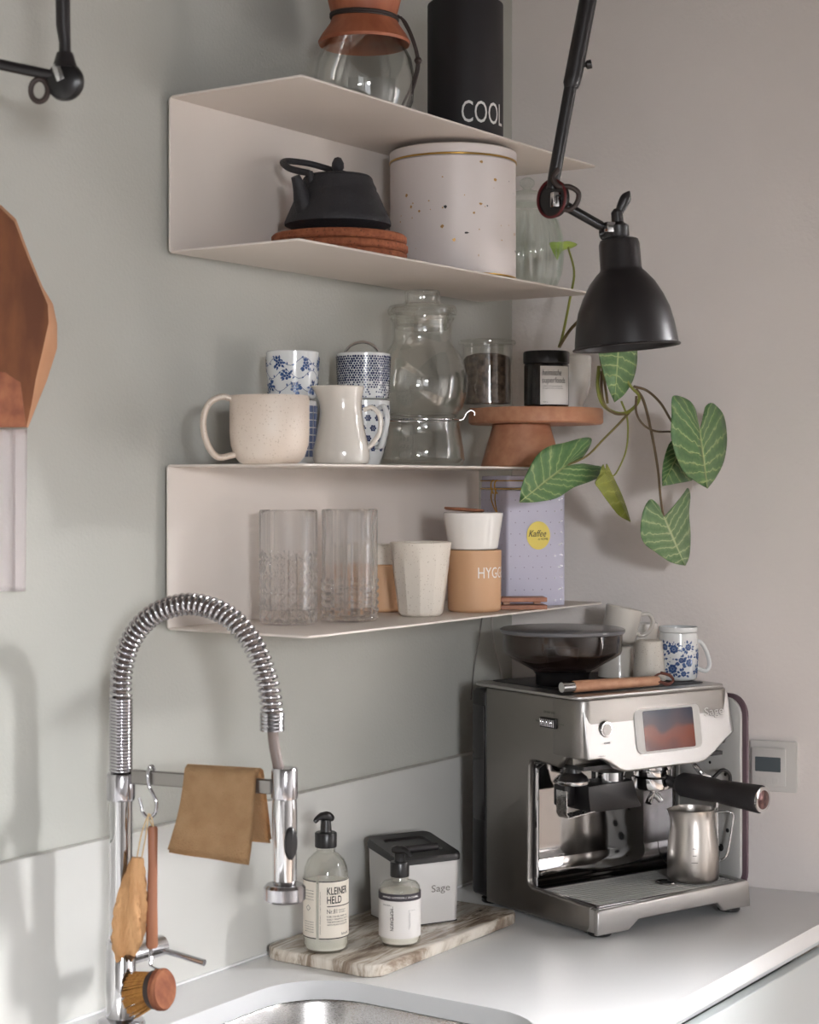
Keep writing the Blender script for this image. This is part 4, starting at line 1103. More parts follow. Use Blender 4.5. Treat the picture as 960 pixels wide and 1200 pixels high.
# crockery on the machine
p = onz(761, 797, MT)
t = thing('upturned_small_cup', 'small plain cream cup turned upside down on the coffee machine', 'cup', (p.x, p.y, MT))
prf = [(r, .066 - z) for r, z in cup_prof(.022, .0275, .066, .0025, rnd=.005)]
G().lathe(prf, 48).obj('body', 'ceramic_raw', t)
p = onz(795, 796, MT)
t = thing('floral_mug', 'white mug with a band of blue flowers, rightmost on the coffee machine', 'mug', (p.x, p.y, MT))
G().lathe(cup_prof(.0305, .0305, .078, .0028, rnd=.005, curve=.0025), 56).obj('body', 'porcelain', t)
G().lathe([(.0285, .0795), (.0312, .0788), (.0318, .082), (.0318, .0865), (.029, .0865)], 56).obj('rim_collar', 'porcelain', t)
random.seed(9); pr = Print(cyl(lambda z: .0305 + .0025 * sin(pi * min(1, z / .078)), 0))
for bx_, by_, r_ in ((-.012, .052, .0078), (.014, .03, .007), (-.014, .02, .008), (.012, .055, .006), (.035, .04, .007), (-.036, .035, .008), (.0, .034, .005), (.004, .012, .005), (-.028, .055, .006), (.033, .016, .006)):
    pr.flower(bx_, by_, r_, 7, bx_ * 50)
    for k in range(8):
        a = random.uniform(0, 2 * pi); pr.leafs(bx_ + r_ * cos(a), by_ + r_ * sin(a), a, .0062, .0035)
for k in range(60): pr.disc(random.uniform(-.045, .045), random.uniform(.008, .066), random.uniform(.0006, .0014), 6)
pr.obj('blue_print', 'blue_print', t)
g = G(); hdir = VR * .95 + VD * .1
P = [hdir * .03 + Vector((0, 0, .062)), hdir * .04 + Vector((0, 0, .06)), hdir * .05 + Vector((0, 0, .044)), hdir * .055 + Vector((0, 0, .025)), hdir * .05 + Vector((0, 0, .014)), hdir * .04 + Vector((0, 0, .015)), hdir * .031 + Vector((0, 0, .02))]
g.tube(spline(P, 6), .0035, 12, flat=1.3).obj('handle', 'porcelain', t, ang=80)
p = onz(768, 783, MT)
t = thing('plain_white_mug', 'plain white mug standing behind the small upturned cup', 'mug', (p.x, p.y, MT))
p = onz(765, 789, MT)
t.location = (p.x + .02, p.y + .035, MT)
G().lathe(cup_prof(.0285, .0315, .083, .0028), 48).obj('body', 'ceramic_white', t)
p = onz(724, 793, MT)
t = thing('lower_cream_mug', 'cream mug turned upside down behind the bean hopper, under a tilted one', 'mug', (p.x, p.y, MT))
prf = [(r, .052 - z) for r, z in cup_prof(.026, .033, .052, .003, rnd=.006)]
G().lathe(prf, 48).obj('body', 'ceramic_cream', t)
t = thing('tilted_cream_mug', 'cream mug lying tilted on top of another mug behind the hopper', 'mug', (p.x, p.y, MT + .052))
mt2 = Matrix.Translation((0, 0, .0085)) @ Matrix.Rotation(radians(-12), 4, -VD)
G().lathe(cup_prof(.029, .031, .056, .003), 48, mat=mt2).obj('body', 'ceramic_cream', t)
g = G(); P = [Vector(v) for v in ()]
P = [VR * .029 + Vector((0, 0, .05)), VR * .042 + Vector((0, 0, .053)), VR * .051 + Vector((0, 0, .042)), VR * .048 + Vector((0, 0, .025)), VR * .038 + Vector((0, 0, .016)), VR * .028 + Vector((0, 0, .018))]
g.tube([mt2 @ q for q in spline(P, 6)], .0034, 12, flat=1.3).obj('handle', 'ceramic_cream', t, ang=80)

# milk jug on the grill
jl = lp(815, 1026, .055)
jp = FM + e1 * jl.x + e2 * .060
t = thing('milk_jug', 'brushed steel milk frothing jug standing on the drip tray of the machine', 'jug', (jp.x, jp.y, .9 + gz + .0018))
spd = -VR * .95 - VD * .3; sa2 = atan2(spd.y, spd.x)
def jug(a, r, z):
    d = (a - sa2 + pi) % (2 * pi) - pi; k = max(0, (z - .08) / .035); return r + .011 * k ** 1.5 * math.exp(-(d / .35) ** 2)
jo = [(0, 0), (.036, 0), (.0395, .002), (.0412, .006), (.0412, .04), (.040, .058), (.0365, .082), (.0345, .098), (.0345, .111), (.0352, .1135)]
G().lathe(jo + [(.034, .1138)] + [(r - .0014, z) for r, z in reversed(jo[3:-1])] + [(0, .003)], 72, rad=jug).obj('body', 'jug_steel', t)
hd = (VR * .99 - VD * .1).normalized()
P = [hd * .034 + Vector((0, 0, .108)), hd * .052 + Vector((0, 0, .110)), hd * .063 + Vector((0, 0, .106)), hd * .0625 + Vector((0, 0, .09)), hd * .056 + Vector((0, 0, .05)), hd * .05 + Vector((0, 0, .035)), hd * .0395 + Vector((0, 0, .031))]
G().tube(spline(P, 6), .0019, 10, flat=2.2).obj('handle', 'chrome', t, ang=70)
Print(cyl(.041, -.1)).rect(-.003, .045, .003, .046).rect(-.005, .034, .005, .035).rect(-.003, .056, .003, .057).obj('volume_marks', 'black_print', t)

# ------------------------------------------------------------------ marble board and bottles
t = thing('marble_board', 'brown-veined marble board with rounded corners on the white worktop', 'board', (2.205, 1.514, .9003))
G().prism(rrect(-.198, -.10, .198, .10, .028, 6), 0, .0175, None, .003, 3).obj('slab', 'marble', t)
MZ = .9182
p = ony(382, 1114, 1.525)
p = onz(382, 1112, MZ)
t = thing('soap_bottle', 'tall clear dish soap bottle with black pump and cream label KLEINER HELD', 'bottle', (p.x, p.y, MZ))
bo = [(0, 0), (.028, 0), (.0315, .003), (.032, .008), (.032, .105), (.0305, .117), (.026, .128), (.018, .136), (.0135, .139), (.0135, .145)]
G().lathe(bo + [(.0125, .145), (.0125, .139)] + [(r - .0012, z) for r, z in reversed(bo[3:-2])] + [(0, .0025)], 64).obj('bottle_body', 'bottle_glass', t)
G().lathe([(0, .0035), (.0275, .0035), (.0302, .009), (.0302, .098), (0, .098)], 56).obj('liquid_soap', 'soap', t)
G().lathe([(0, .1455), (.0152, .1455), (.0155, .147), (.0155, .165), (.0145, .1665), (0, .1665)], 60, rad=lambda a, r, z: r * (1 + .015 * cos(a * 30)) if r > .0148 else r).obj('pump_collar', 'black_plastic', t)
G().lathe([(0, .167), (.0085, .167), (.0075, .18), (.007, .184), (0, .184)], 24).obj('pump_stem', 'black_plastic', t)
hdv = -VR * .75 - VD * .6; hdv.normalize()
G().tube(spline([-hdv * .012 + Vector((0, 0, .184)), Vector((0, 0, .189)), hdv * .012 + Vector((0, 0, .1885)), hdv * .0195 + Vector((0, 0, .183))], 5), [.004, .0055, .0065, .007, .007, .007, .0065, .006, .006, .005, .0045, .004, .004, .004, .0035, .003], 12).obj('pump_nozzle', 'black_plastic', t)
Print(cyl(.032, 0)).rect(-.055, .021, -.0125, .103, 22).obj('back_label', 'label_cream', t)
Print(cyl(.032, 0)).rect(-.0085, .021, .052, .103, 26).obj('front_label', 'label_cream', t)
f_ = cyl(.032, 0, off=.0009); pr = Print(f_)
for x0, x1 in ((-.055, -.0125), (-.0085, .052)): pr.rect(x0, .0215, x1, .023, 20).rect(x0, .1015, x1, .103, 20)
pr.text('KLEINER', .003, .084, .033, .0105, bold=.015).text('HELD', .003, .0715, .022, .0105, bold=.015).rect(.003, .067, .05, .0682, 16)
pr.text('Nr.81', .003, .0575, .0145, .0062).text('DISH', .02, .0605, .012, .002).text('WASH', .02, .0575, .012, .002)
for k in range(4): pr.text(('FOR DISHES AND ALL', 'DAILY WASHING UP IN', 'THE KITCHEN AND SINK', 'WITH PLANT EXTRACTS')[k], .003, .052 - k * .0038, .034, .0023, bold=.01)
pr.text('kinold', .025, .026, .014, .004)
pr.text('cleans dishes, cups and pans', -.0055, .028, .06, .0016, rot=1)
for k in range(9): pr.text('wash and rinse with water', -.034, .088 - k * .0042 if k < 4 else .058 - k * .0035, .018, .0018)
pr.line([(-.03, .064), (-.026, .068), (-.022, .064), (-.026, .060), (-.03, .064)], .0006)
pr.obj('lettering', 'black_print', t, 'dark print reading KLEINER HELD Nr.81')

p = onz(468.5, 1105, MZ)
t = thing('lotion_bottle', 'short hand lotion bottle with black pump, white label and dark band', 'bottle', (p.x, p.y, MZ))
bo = [(0, 0), (.026, 0), (.0295, .003), (.030, .008), (.030, .078), (.029, .084), (.024, .089), (.0135, .091), (.0125, .096)]
G().lathe(bo + [(.0118, .096), (.0118, .0905)] + [(r - .0012, z) for r, z in reversed(bo[3:-2])] + [(0, .0025)], 64).obj('bottle_body', 'bottle_glass', t)
G().lathe([(0, .0035), (.0255, .0035), (.0282, .009), (.0282, .076), (0, .077)], 56).obj('lotion', 'lotion', t)
G().lathe([(0, .0965), (.0135, .0965), (.0138, .098), (.0138, .116), (.013, .1175), (0, .1175)], 48).obj('pump_collar', 'black_plastic', t)
G().lathe([(0, .118), (.0078, .118), (.0075, .128), (.0085, .13), (.0, .13)], 24).obj('pump_stem', 'black_plastic', t)
hdv = VR * .8 - VD * .5; hdv.normalize()
G().tube(spline([-hdv * .011 + Vector((0, 0, .133)), Vector((0, 0, .1345)), hdv * .01 + Vector((0, 0, .134)), hdv * .019 + Vector((0, 0, .127))], 5), [.005, .0058, .0063, .0065, .0065, .006, .006, .006, .0055, .005, .0045, .004, .004, .0038, .0035, .003], 12).obj('pump_nozzle', 'black_plastic', t)
Print(cyl(.030, 0)).rect(-.06, .013, .06, .066, 48).obj('label_sheet', 'label_white', t)
Print(cyl(.030, 0, off=.0007)).rect(-.06, .0665, .06, .0765, 48).obj('dark_band', 'label_dark', t)
Print(cyl(.030, 0, off=.0012)).text('HAND LOTION | 10.250ML', -.026, .0698, .056, .0034, bold=.008).obj('band_lettering', 'white_print', t, 'white print reading HAND LOTION')
pr = Print(cyl(.030, 0, off=.0009)).text('HUMDAKIN', -.0135, .0555, .031, .005, rot=-1)
pr.rect(-.026, .0595, -.0115, .0599).rect(-.0098, .026, -.0094, .0595, 1).rect(.013, .053, .024, .0533).rect(.013, .026, .0133, .053, 1)
pr.text('hand care', -.026, .0605, .012, .0016).text('made with sea buckthorn', .0145, .05, .022, .0014, rot=-1); pr.obj('lettering', 'black_print', t, 'black print reading HUMDAKIN')

# knock box
t4 = radians(-27); F1 = Vector((cos(t4), sin(t4), 0)); F2 = Vector((-sin(t4), cos(t4), 0))
fr_c = onz(541, 1079, MZ)
kw, kd = .108, .105
kc = fr_c - F1 * kw / 2 + F2 * kd / 2
t = thing('knock_box', 'square steel knock box with a sloped black lid on the marble board', 'container', (kc.x, kc.y, MZ), t4)
b = bmesh.new(); g = G()
lo = rrect(-kw / 2 + .003, -kd / 2 + .003, kw / 2 - .003, kd / 2 - .003, .01, 4); hi = rrect(-kw / 2, -kd / 2, kw / 2, kd / 2, .012, 4)
rows = [[Vector((a, b_, .002)) for a, b_ in lo]] + [[Vector((a, b_, .093 + (b_ + kd / 2) * .12)) for a, b_ in hi]]
g.grid(rows, closed=True); g.b.faces.new(list(g.b.verts)[:len(lo)]); g.obj('steel_body', 'satin', t, ang=25)
g = G(); hi2 = rrect(-kw / 2 - .002, -kd / 2 - .002, kw / 2 + .002, kd / 2 + .002, .013, 4); hi3 = rrect(-kw / 2 + .018, -kd / 2 + .02, kw / 2 - .018, kd / 2 - .014, .01, 4)
zz = lambda b_: (b_ + kd / 2) * .12
rows = [[Vector((a, b_, .0935 + zz(b_))) for a, b_ in hi2], [Vector((a, b_, .100 + zz(b_))) for a, b_ in hi2], [Vector((a * .97, b_ * .97, .1035 + zz(b_) + .006 * max(0, b_ / kd))) for a, b_ in hi2], [Vector((a, b_, .1045 + zz(b_))) for a, b_ in hi3], [Vector((a * .94, b_ * .94, .1015 + zz(b_))) for a, b_ in hi3]]
g.grid(rows, closed=True); g.b.faces.new(list(g.b.verts)[-len(hi3):]); g.obj('black_lid', 'black_plastic', t, ang=30)
G().tube([(-kw / 2 + .024, -kd / 2 + .034, .109), (kw / 2 - .024, -kd / 2 + .034, .109)], .006, 14).obj('knock_bar', 'black_matte', t)
Print(lambda x, y: Vector((x, -kd / 2 - .0008 + .003 * (1 - y / .09), y))).text('Sage', .002, .045, .032, .014).obj('brand_lettering', 'grey_print', t, 'small letters reading Sage')
G().box((-kw / 2 + .005, -kd / 2 + .005, .0), (kw / 2 - .005, kd / 2 - .005, .0018)).obj('rubber_base', 'black_matte', t)

# ------------------------------------------------------------------ tap
FB = Vector((1.652, 1.552, .9))
BD = Vector((.258, -.966, 0)).normalized()
t = thing('spring_tap', 'chrome spring-neck kitchen tap with pull-down spray head beside the sink', 'tap', FB)
G().lathe([(0, .0003), (.030, .0003), (.0305, .006), (.0285, .011), (.02, .015), (0, .015)], 48).obj('base_ring', 'chrome_soft', t)
G().lathe([(0, .0152), (.0185, .0152), (.0185, .108), (.017, .11), (0, .11)], 48).obj('lower_body', 'chrome', t)
G().lathe([(0, .1105), (.0142, .1105), (.0142, .285), (0, .285)], 48).obj('riser_tube', 'chrome', t)
G().lathe([(0, .2855), (.017, .2855), (.0175, .287), (.0175, .317), (.0165, .319), (0, .319)], 48).obj('riser_collar', 'chrome_soft', t)


def spring(P, R, r, turns, name, parent, m='chrome_soft'):
    P = spline(P, 14); n = len(P); L = [0]
    for a, b in zip(P, P[1:]): L.append(L[-1] + (b - a).length)
    sidev = Vector((0, 0, 1)).cross(BD).normalized(); q = []
    N2 = turns * 14
    j = 0
    for i in range(N2 + 1):
        s_ = L[-1] * i / N2
        while j < n - 2 and L[j + 1] < s_: j += 1
        f = (s_ - L[j]) / max(1e-9, L[j + 1] - L[j]); c = P[j].lerp(P[j + 1], f); tv = (P[min(j + 1, n - 1)] - P[j]).normalized()
        nv = tv.cross(sidev).normalized(); a = 2 * pi * turns * i / N2
        q.append(c + nv * R * cos(a) + sidev * R * sin(a))
    G().tube(q, r, 8).obj(name, m, parent, ang=80)


spring([(0, 0, .3195), (0, 0, .36), (0, 0, .412)], .0125, .0024, 23, 'tight_coil', t)
B = lambda L, z: BD * L + Vector((0, 0, z - .9))
AR = [B(0, 1.312), B(.001, 1.345), B(.014, 1.385), B(.046, 1.418), B(.095, 1.432), B(.145, 1.419), B(.18, 1.385), B(.199, 1.34), B(.205, 1.305)]
G().tube(spline([B(0, 1.225)] + AR + [B(.207, 1.27), B(.214, 1.235), B(.218, 1.21)], 10), .0068, 12).obj('hose', 'hose', t, label='grey hose inside the spring')
spring(AR, .0118, .0024, 46, 'loose_coil', t)
g = G()
for k in range(5): g.lathe([(.008, 0), (.0145, 0), (.0152, .0015), (.0145, .004), (.008, .004)], 32, tuple(B(.205, 1.305) + Vector((0, 0, -.006 - k * .0045))))
g.obj('coil_end', 'chrome_soft', t)
g = G(); fb = lambda a, b_, c: BD * a + Vector((0, 0, b_)) + Vector((-.966, -.258, 0)) * c
g.prism([(.016, .307), (.205, .3045), (.205, .3215), (.016, .324)], -.0045, .0045, fb, .001, 1); g.obj('support_bar', 'steel_dark', t)
sc = BD * .2215
G().lathe([(0, .3), (.0155, .3), (.016, .302), (.016, .334), (.0145, .337), (0, .337)], 40, tuple(sc)).obj('holder_ring', 'chrome_soft', t)
G().lathe([(0, .197), (.0135, .197), (.0145, .2), (.0152, .285), (.0145, .2995), (0, .2995)], 40, tuple(sc)).obj('spray_body', 'chrome', t)
G().lathe([(0, .176), (.022, .176), (.0255, .179), (.0255, .193), (.022, .1965), (0, .1965)], 48, tuple(sc)).obj('spray_head', 'chrome_soft', t)
ndv = (VR * .55 - VD * .83).normalized()
g = G().lathe([(0, 0), (.0085, .0), (.0095, .0015), (.008, .004), (0, .005)], 24, mat=Matrix.Translation(sc + ndv * .0135 + Vector((0, 0, .248))) @ ndv.to_track_quat('Z', 'Y').to_matrix().to_4x4() @ Matrix.Diagonal((1, 2.1, 1, 1)))
g.obj('spray_button', 'black_plastic', t)
G().tube([Vector((.012, 0, .088)), Vector((.074, 0, .088)), Vector((.076, 0, .088))], [.0125, .0135, .0115], 32).obj('valve_barrel', 'chrome', t)
G().tube([Vector((.066, -.008, .085)), Vector((.071, -.035, .081)), Vector((.075, -.072, .076))], [.004, .0038, .0042], 14).obj('lever', 'chrome_soft', t)

# s hook on the support bar
hkL = .042; hb = FB + BD * hkL + Vector((0, 0, .3235))
t = thing('s_hook', 'chrome S-shaped hook hanging on the horizontal bar of the tap', 'hook', hb)
NV_ = Vector((-.966, -.258, 0)); V3 = lambda a, c, z: BD * a + NV_ * c + Vector((0, 0, z))
P = [V3(0, -.009, -.014), V3(0, -.0085, -.002), V3(0, -.003, .0055), V3(0, .005, .005), V3(.0, .0095, -.005), V3(.002, .009, -.018), V3(.008, .009, -.028), V3(.012, .009, -.038), V3(.010, .009, -.05), V3(.002, .0095, -.056), V3(-.006, .01, -.05), V3(-.009, .01, -.04), V3(-.011, .0105, -.032)]
G().tube(spline(P, 6), .0022, 10).obj('wire', 'chrome_soft', t)
low = hb + V3(.003, .0095, -.0545)
# dish brush
t = thing('dish_brush', 'wooden dish brush with round head and natural bristles hanging from the hook', 'brush', low)
G().tube(spline([V3(0, 0, .003), V3(.005, .003, -.004), V3(.006, .002, -.014), V3(.003, -.002, -.014), V3(-.001, -.002, -.004), V3(0, 0, .003)], 5), .0009, 7).obj('hanging_loop', 'string', t)
G().tube([V3(.004, 0, -.012), V3(.004, 0, -.015), V3(.004, 0, -.06), V3(.003, 0, -.11), V3(.003, 0, -.158), V3(.003, 0, -.162)], [.005, .0062, .0058, .0066, .0075, .006], 18).obj('handle', 'wood_brown', t, ang=60)
hz = -.210; ax = (VR * .86 - VD * .42 + Vector((0, 0, .14))).normalized()
hc = V3(.006, .012, hz) + VR * .012
Mx = Matrix.Translation(hc) @ ax.to_track_quat('Z', 'Y').to_matrix().to_4x4()
G().tube(spline([V3(.003, .002, -.158), V3(.006, .006, -.17), V3(.007, .009, -.182), hc + Vector((0, 0, .024)) + ax * .004], 5), .0012, 7).tube(spline([V3(.001, .002, -.158), V3(.003, .006, -.17), V3(.005, .009, -.182), hc + Vector((0, 0, .024))], 5), .0012, 7).obj('wire_neck', 'chrome', t)
G().lathe([(0, -.002), (.023, -.002), (.0255, .0), (.0255, .006), (.023, .009), (0, .0095)], 44, mat=Mx).obj('wooden_head', 'wood_red', t)
G().lathe([(0, -.010), (.022, -.010), (.0235, -.008), (.0235, -.0022), (0, -.0022)], 44, mat=Mx).obj('dark_ring', 'leather', t)
random.seed(5); g = G()
for k in range(260):
    a = random.uniform(0, 2 * pi); r = .021 * sqrt(random.random()); s_ = 1.0 + .25 * random.random()
    p0 = Vector((r * cos(a), r * sin(a), -.0102)); p1 = Vector((r * cos(a) * 1.35, r * sin(a) * 1.35, -.034 - .005 * random.random())) + Vector((0, .0, 0))
    g.tube([Mx @ p0, Mx @ p1 + Vector((0, 0, -.006))], [.0011, .0008], 4)
bo_ = g.obj('bristles', 'bristle', t); bo_['kind'] = 'stuff'
# tan pot cloth hanging by a string
t = thing('hanging_scrub_cloth', 'golden-brown twisted scrub cloth on a string, hanging left of the dish brush', 'cloth', low + V3(-.001, .0, 0))
G().tube(spline([V3(0, .001, .004), V3(-.008, .004, -.02), V3(-.014, .006, -.052)], 5), .0009, 6).tube(spline([V3(0, .001, .004), V3(-.001, .006, -.02), V3(-.006, .008, -.05)], 5), .0009, 6).obj('string', 'string', t)
g = G(); rows = []
random.seed(8)
for i in range(25):
    s_ = i / 24; wd = .0075 + .0125 * sin(min(1, s_ * 1.12) * pi * .56) - (.008 * max(0, s_ - .85) / .15); dp = wd * .55
    cxx = -.012 - .018 * s_; row = []
    for k in range(28):
        a = 2 * pi * k / 28; fo = 1 + .24 * sin(a * 4 + s_ * 7) + .12 * sin(a * 9 + s_ * 19) + .06 * sin(a * 14 - s_ * 31)
        row.append(V3(cxx + wd * cos(a) * fo * 1.0, .008 + dp * sin(a) * fo, -.05 - .125 * s_ + .006 * sin(a * 2) * s_))
    rows.append(row)
g.grid(rows, closed=True); g.b.verts.ensure_lookup_table(); g.b.faces.new(list(g.b.verts)[:28]); g.b.faces.new(list(g.b.verts)[-28:])
g.obj('cloth', 'cloth_gold', t, ang=70)

# dish cloth over the bar
cb = FB + BD * .092 + Vector((0, 0, .323))
t = thing('dish_cloth', 'folded tan dish cloth draped over the horizontal bar of the tap', 'cloth', cb)
def drape(off, z_low_f, z_low_b, name, s0=0.0, s1=.098, m='cloth_tan'):
    rows = []
    for i in range(41):
        tt = i / 40; row = []
        for k in range(25):
            s_ = k / 24; L = s0 + (s1 - s0) * s_
            if tt < .46:
                f = 1 - tt / .46; c = .0062 + off + .034 * f ** 1.2 * (1 - .25 * s_); z = .004 - .0935 * f * z_low_f - .012 * f * (1 - s_) * 0; Ls = L - .006 * f * (1 - s_) - .004 * f * s_ + .003 * sin(f * 3 + s_ * 5)
                z -= .010 * f * s_
            elif tt < .54:
                a = (tt - .46) / .08 * pi; c = (.0062 + off) * cos(a); z = .004 + (.0045 + off) * sin(a); Ls = L
            else:
                f = (tt - .54) / .46; c = -.0062 - off - .020 * f; z = .004 - .088 * f * z_low_b; Ls = L + .002 * f
            row.append(V3(Ls, c + .0012 * sin(s_ * 9 + tt * 5) * abs(tt - .5) * 2, z))
        rows.append(row)
    g = G(); g.grid(rows); bmesh.ops.solidify(g.b, geom=g.b.faces[:], thickness=.0028); return g.obj(name, m, t, ang=70)
drape(0.0, 1.0, 1.0, 'inner_layer'); drape(.0035, .955, .95, 'outer_layer')


# ------------------------------------------------------------------ lamps
def lampset(kind_label, pts, shade=True):
    pass


LZ = 2.40
def LQ(u, v, dz=0.0): return atZ(u, v, LZ + dz)
base = LQ(735, 405)
t = thing('jointed_lamp', 'black jointed ceiling lamp with dome shade hanging over the coffee machine', 'lamp', (base.x, base.y, base.z))
RQ = lambda u, v, dz=0.0: LQ(u, v, dz) - base
ax = (RQ(724, 262) - RQ(734.5, 407)).normalized()
rq = ax.to_track_quat('Z', 'Y').to_matrix().to_4x4()
Ms = Matrix.Translation(RQ(734.5, 407)) @ rq
sh = [(.0715, -.0012), (.0725, 0), (.0715, .0015), (.0695, .002), (.0685, .012), (.066, .03), (.0615, .05), (.054, .068), (.044, .086), (.034, .098), (.0288, .103), (.0278, .106), (.0275, .138), (.0255, .144), (.019, .1465), (0, .1465)]
G().lathe(sh + [(0, .1445), (.018, .1445), (.026, .1365), (.0265, .104), (.033, .0955), (.043, .0835), (.0525, .066), (.06, .048), (.0645, .029), (.067, .011), (.068, .001), (.0715, -.0012)], 96, mat=Ms).obj('shade', 'black_lamp', t)
G().lathe([(0, .147), (.0135, .147), (.0145, .149), (.0145, .163), (.010, .166), (.008, .168), (.008, .181), (.004, .186), (0, .186)], 40, mat=Ms).obj('socket_cap', 'black_lamp', t)
G().lathe([(0, .03), (.018, .035), (.028, .055), (.026, .075), (.014, .1), (.013, .125), (0, .125)], 32, mat=Ms).obj('bulb', 'ceramic_white', t)
# lower arm
j1 = RQ(648, 233); j2 = RQ(713, 272)
G().tube([RQ(660, 240), RQ(664, 242), RQ(703, 264), RQ(707, 266)], [.0075, .0068, .0066, .0055], 16).obj('lower_arm', 'black_plastic', t)
dax = (-VR * .72 - VD * .69).normalized(); dq = dax.to_track_quat('Z', 'Y').to_matrix().to_4x4()
G().lathe([(0, -.008), (.02, -.008), (.0245, -.006), (.0255, -.002), (.0245, .001), (0, .001)], 44, mat=Matrix.Translation(j1) @ dq).obj('joint_disc', 'black_plastic', t)
G().lathe([(.0235, .0012), (.0258, .0012), (.0268, .0025), (.0258, .004), (.0235, .004)], 44, mat=Matrix.Translation(j1) @ dq).obj('joint_ring', 'dark_red', t)
pl = Matrix.Translation(RQ(654, 234, -.012)) @ (-VD * .9 + VR * .42).to_track_quat('Z', 'Y').to_matrix().to_4x4()
G().box((-.008, -.010, -.008), (.008, .010, .003), .0015, 2, mat=pl).obj('metal_plate', 'chrome', t)
pk = Print(lambda x, y: pl @ Vector((x, y, .0036))); pk.line([(-.004, -.006), (-.004, .005), (.003, .005)], .0018).line([(.003, -.006), (.003, .0)], .0018); pk.obj('plate_mark', 'black_print', t)
G().lathe([(0, -.007), (.011, -.007), (.013, -.004), (.013, .004), (0, .005)], 32, mat=Matrix.Translation(j2) @ dq).obj('shade_joint', 'black_plastic', t)
pl2 = Matrix.Translation(RQ(716, 266, -.012)) @ (-VD * .9 + VR * .42).to_track_quat('Z', 'Y').to_matrix().to_4x4()
G().box((-.006, -.007, -.008), (.006, .007, .002), .001, 2, mat=pl2).obj('metal_plate', 'chrome', t)
G().tube(spline([RQ(703, 275), RQ(715, 268), RQ(722, 258), RQ(727, 246), RQ(733, 233), RQ(738, 224)], 5), [.003, .0032, .0034, .0036, .0038, .004, .004, .004, .004, .004, .0042, .0044, .0046, .005, .0056, .006, .0066, .007, .0072, .0074, .0074, .007, .006, .0045, .003, .001], 12, flat=.6).obj('lever', 'black_lamp', t)
G().tube([RQ(720, 275), RQ(722, 268)], .008, 14).obj('shade_neck', 'black_lamp', t)
# upper arms
top_v = 567 - (ZC - .02 - EYE) * F_PX / LZ; top_u = 690 + .19 * (0 - top_v)
G().tube([RQ(647, 222), RQ(650, 205), RQ(670, 95)], [.0075, .0085, .0085], 18).obj('inner_rod', 'black_lamp', t)
G().tube([RQ(669.5, 103), RQ(670, 98), RQ(672, 90), RQ(top_u, top_v)], [.0095, .0115, .0118, .0118], 20).obj('outer_sleeve', 'black_lamp', t)
G().tube([RQ(680, 77), RQ(686, 76), RQ(688, 76), RQ(693, 75)], [.003, .003, .006, .0062], 14).obj('clamp_knob', 'black_plastic', t)
G().tube(spline([RQ(655, 198, -.01), RQ(648, 208, -.012), RQ(655, 218, -.014), RQ(668, 219, -.015), RQ(678, 226, -.015), RQ(676, 238, -.014), RQ(667, 246, -.012), RQ(657, 243, -.01)], 6), .0035, 10).obj('cable_loop', 'leather', t)
tm = RQ(top_u, top_v)
G().lathe([(0, 0), (.035, 0), (.04, .006), (.04, .019), (0, .019)], 36, tuple(tm)).obj('ceiling_mount', 'black_lamp', t)

L2Z = 2.0
Q2 = lambda u, v: atZ(u, v, L2Z)
b2 = Q2(72, 90)
t = thing('second_jointed_lamp', 'black jointed lamp arm with ball knuckle at the top left, cut off by the frame', 'lamp', (b2.x, b2.y, b2.z))
R2 = lambda u, v: Q2(u, v) - b2
G().tube([R2(76, 66), R2(76, 50), R2(74, 30), R2(73, -60), R2(72, 567 - (ZC - .02 - EYE) * F_PX / L2Z)], [.007, .0065, .008, .0085, .0085], 18).obj('upper_arm', 'black_lamp', t)
G().tube([R2(66, 22), R2(71, 22)], [.0035, .003], 10).obj('clamp_knob', 'black_plastic', t)
G().tube([R2(62, 88), R2(40, 84), R2(-160, 42)], [.0055, .0062, .0062], 16).obj('lower_arm', 'black_lamp', t)
d2 = (-VR * .25 - VD * .95).normalized(); m2 = Matrix.Translation(R2(75, 95)) @ d2.to_track_quat('Z', 'Y').to_matrix().to_4x4()
G().lathe([(0, -.012), (.016, -.012), (.0205, -.009), (.022, -.002), (.0205, .004), (.015, .008), (0, .009)], 36, mat=m2).obj('joint_disc', 'black_plastic', t)
G().tube([R2(76, 62), R2(76, 80)], [.009, .014], 16).obj('knuckle', 'black_lamp', t)
G().box((-.005, -.010, .009), (.005, .010, .0115), .001, 2, mat=m2 @ Matrix.Translation((-.002, .008, 0)) @ Matrix.Rotation(.35, 4, 'Z')).obj('metal_plate', 'chrome', t)
ring = [R2(46, 106) + VR * .0095 * cos(a) + Vector((0, 0, .0125 * sin(a))) for a in [2 * pi * k / 24 for k in range(25)]]
G().tube(ring, .0032, 8, caps=False).obj('cable_loop', 'leather', t)
G().lathe([(0, 0), (.03, 0), (.035, .006), (.035, .018), (0, .018)], 32, tuple(R2(72, 567 - (ZC - .02 - EYE) * F_PX / L2Z))).obj('ceiling_mount', 'black_lamp', t)
s2 = R2(-160, 42)
G().lathe(sh + [(0, .1445), (.018, .1445), (.026, .1365), (.0265, .104), (.043, .0835), (.06, .048), (.067, .011), (.0715, -.0012)], 48, mat=Matrix.Translation(s2 + Vector((0, 0, -.175)))).obj('shade', 'black_lamp', t)
G().tube([s2 + Vector((0, 0, -.03)), s2 + Vector((0, 0, .004))], .009, 14).obj('shade_neck', 'black_lamp', t)

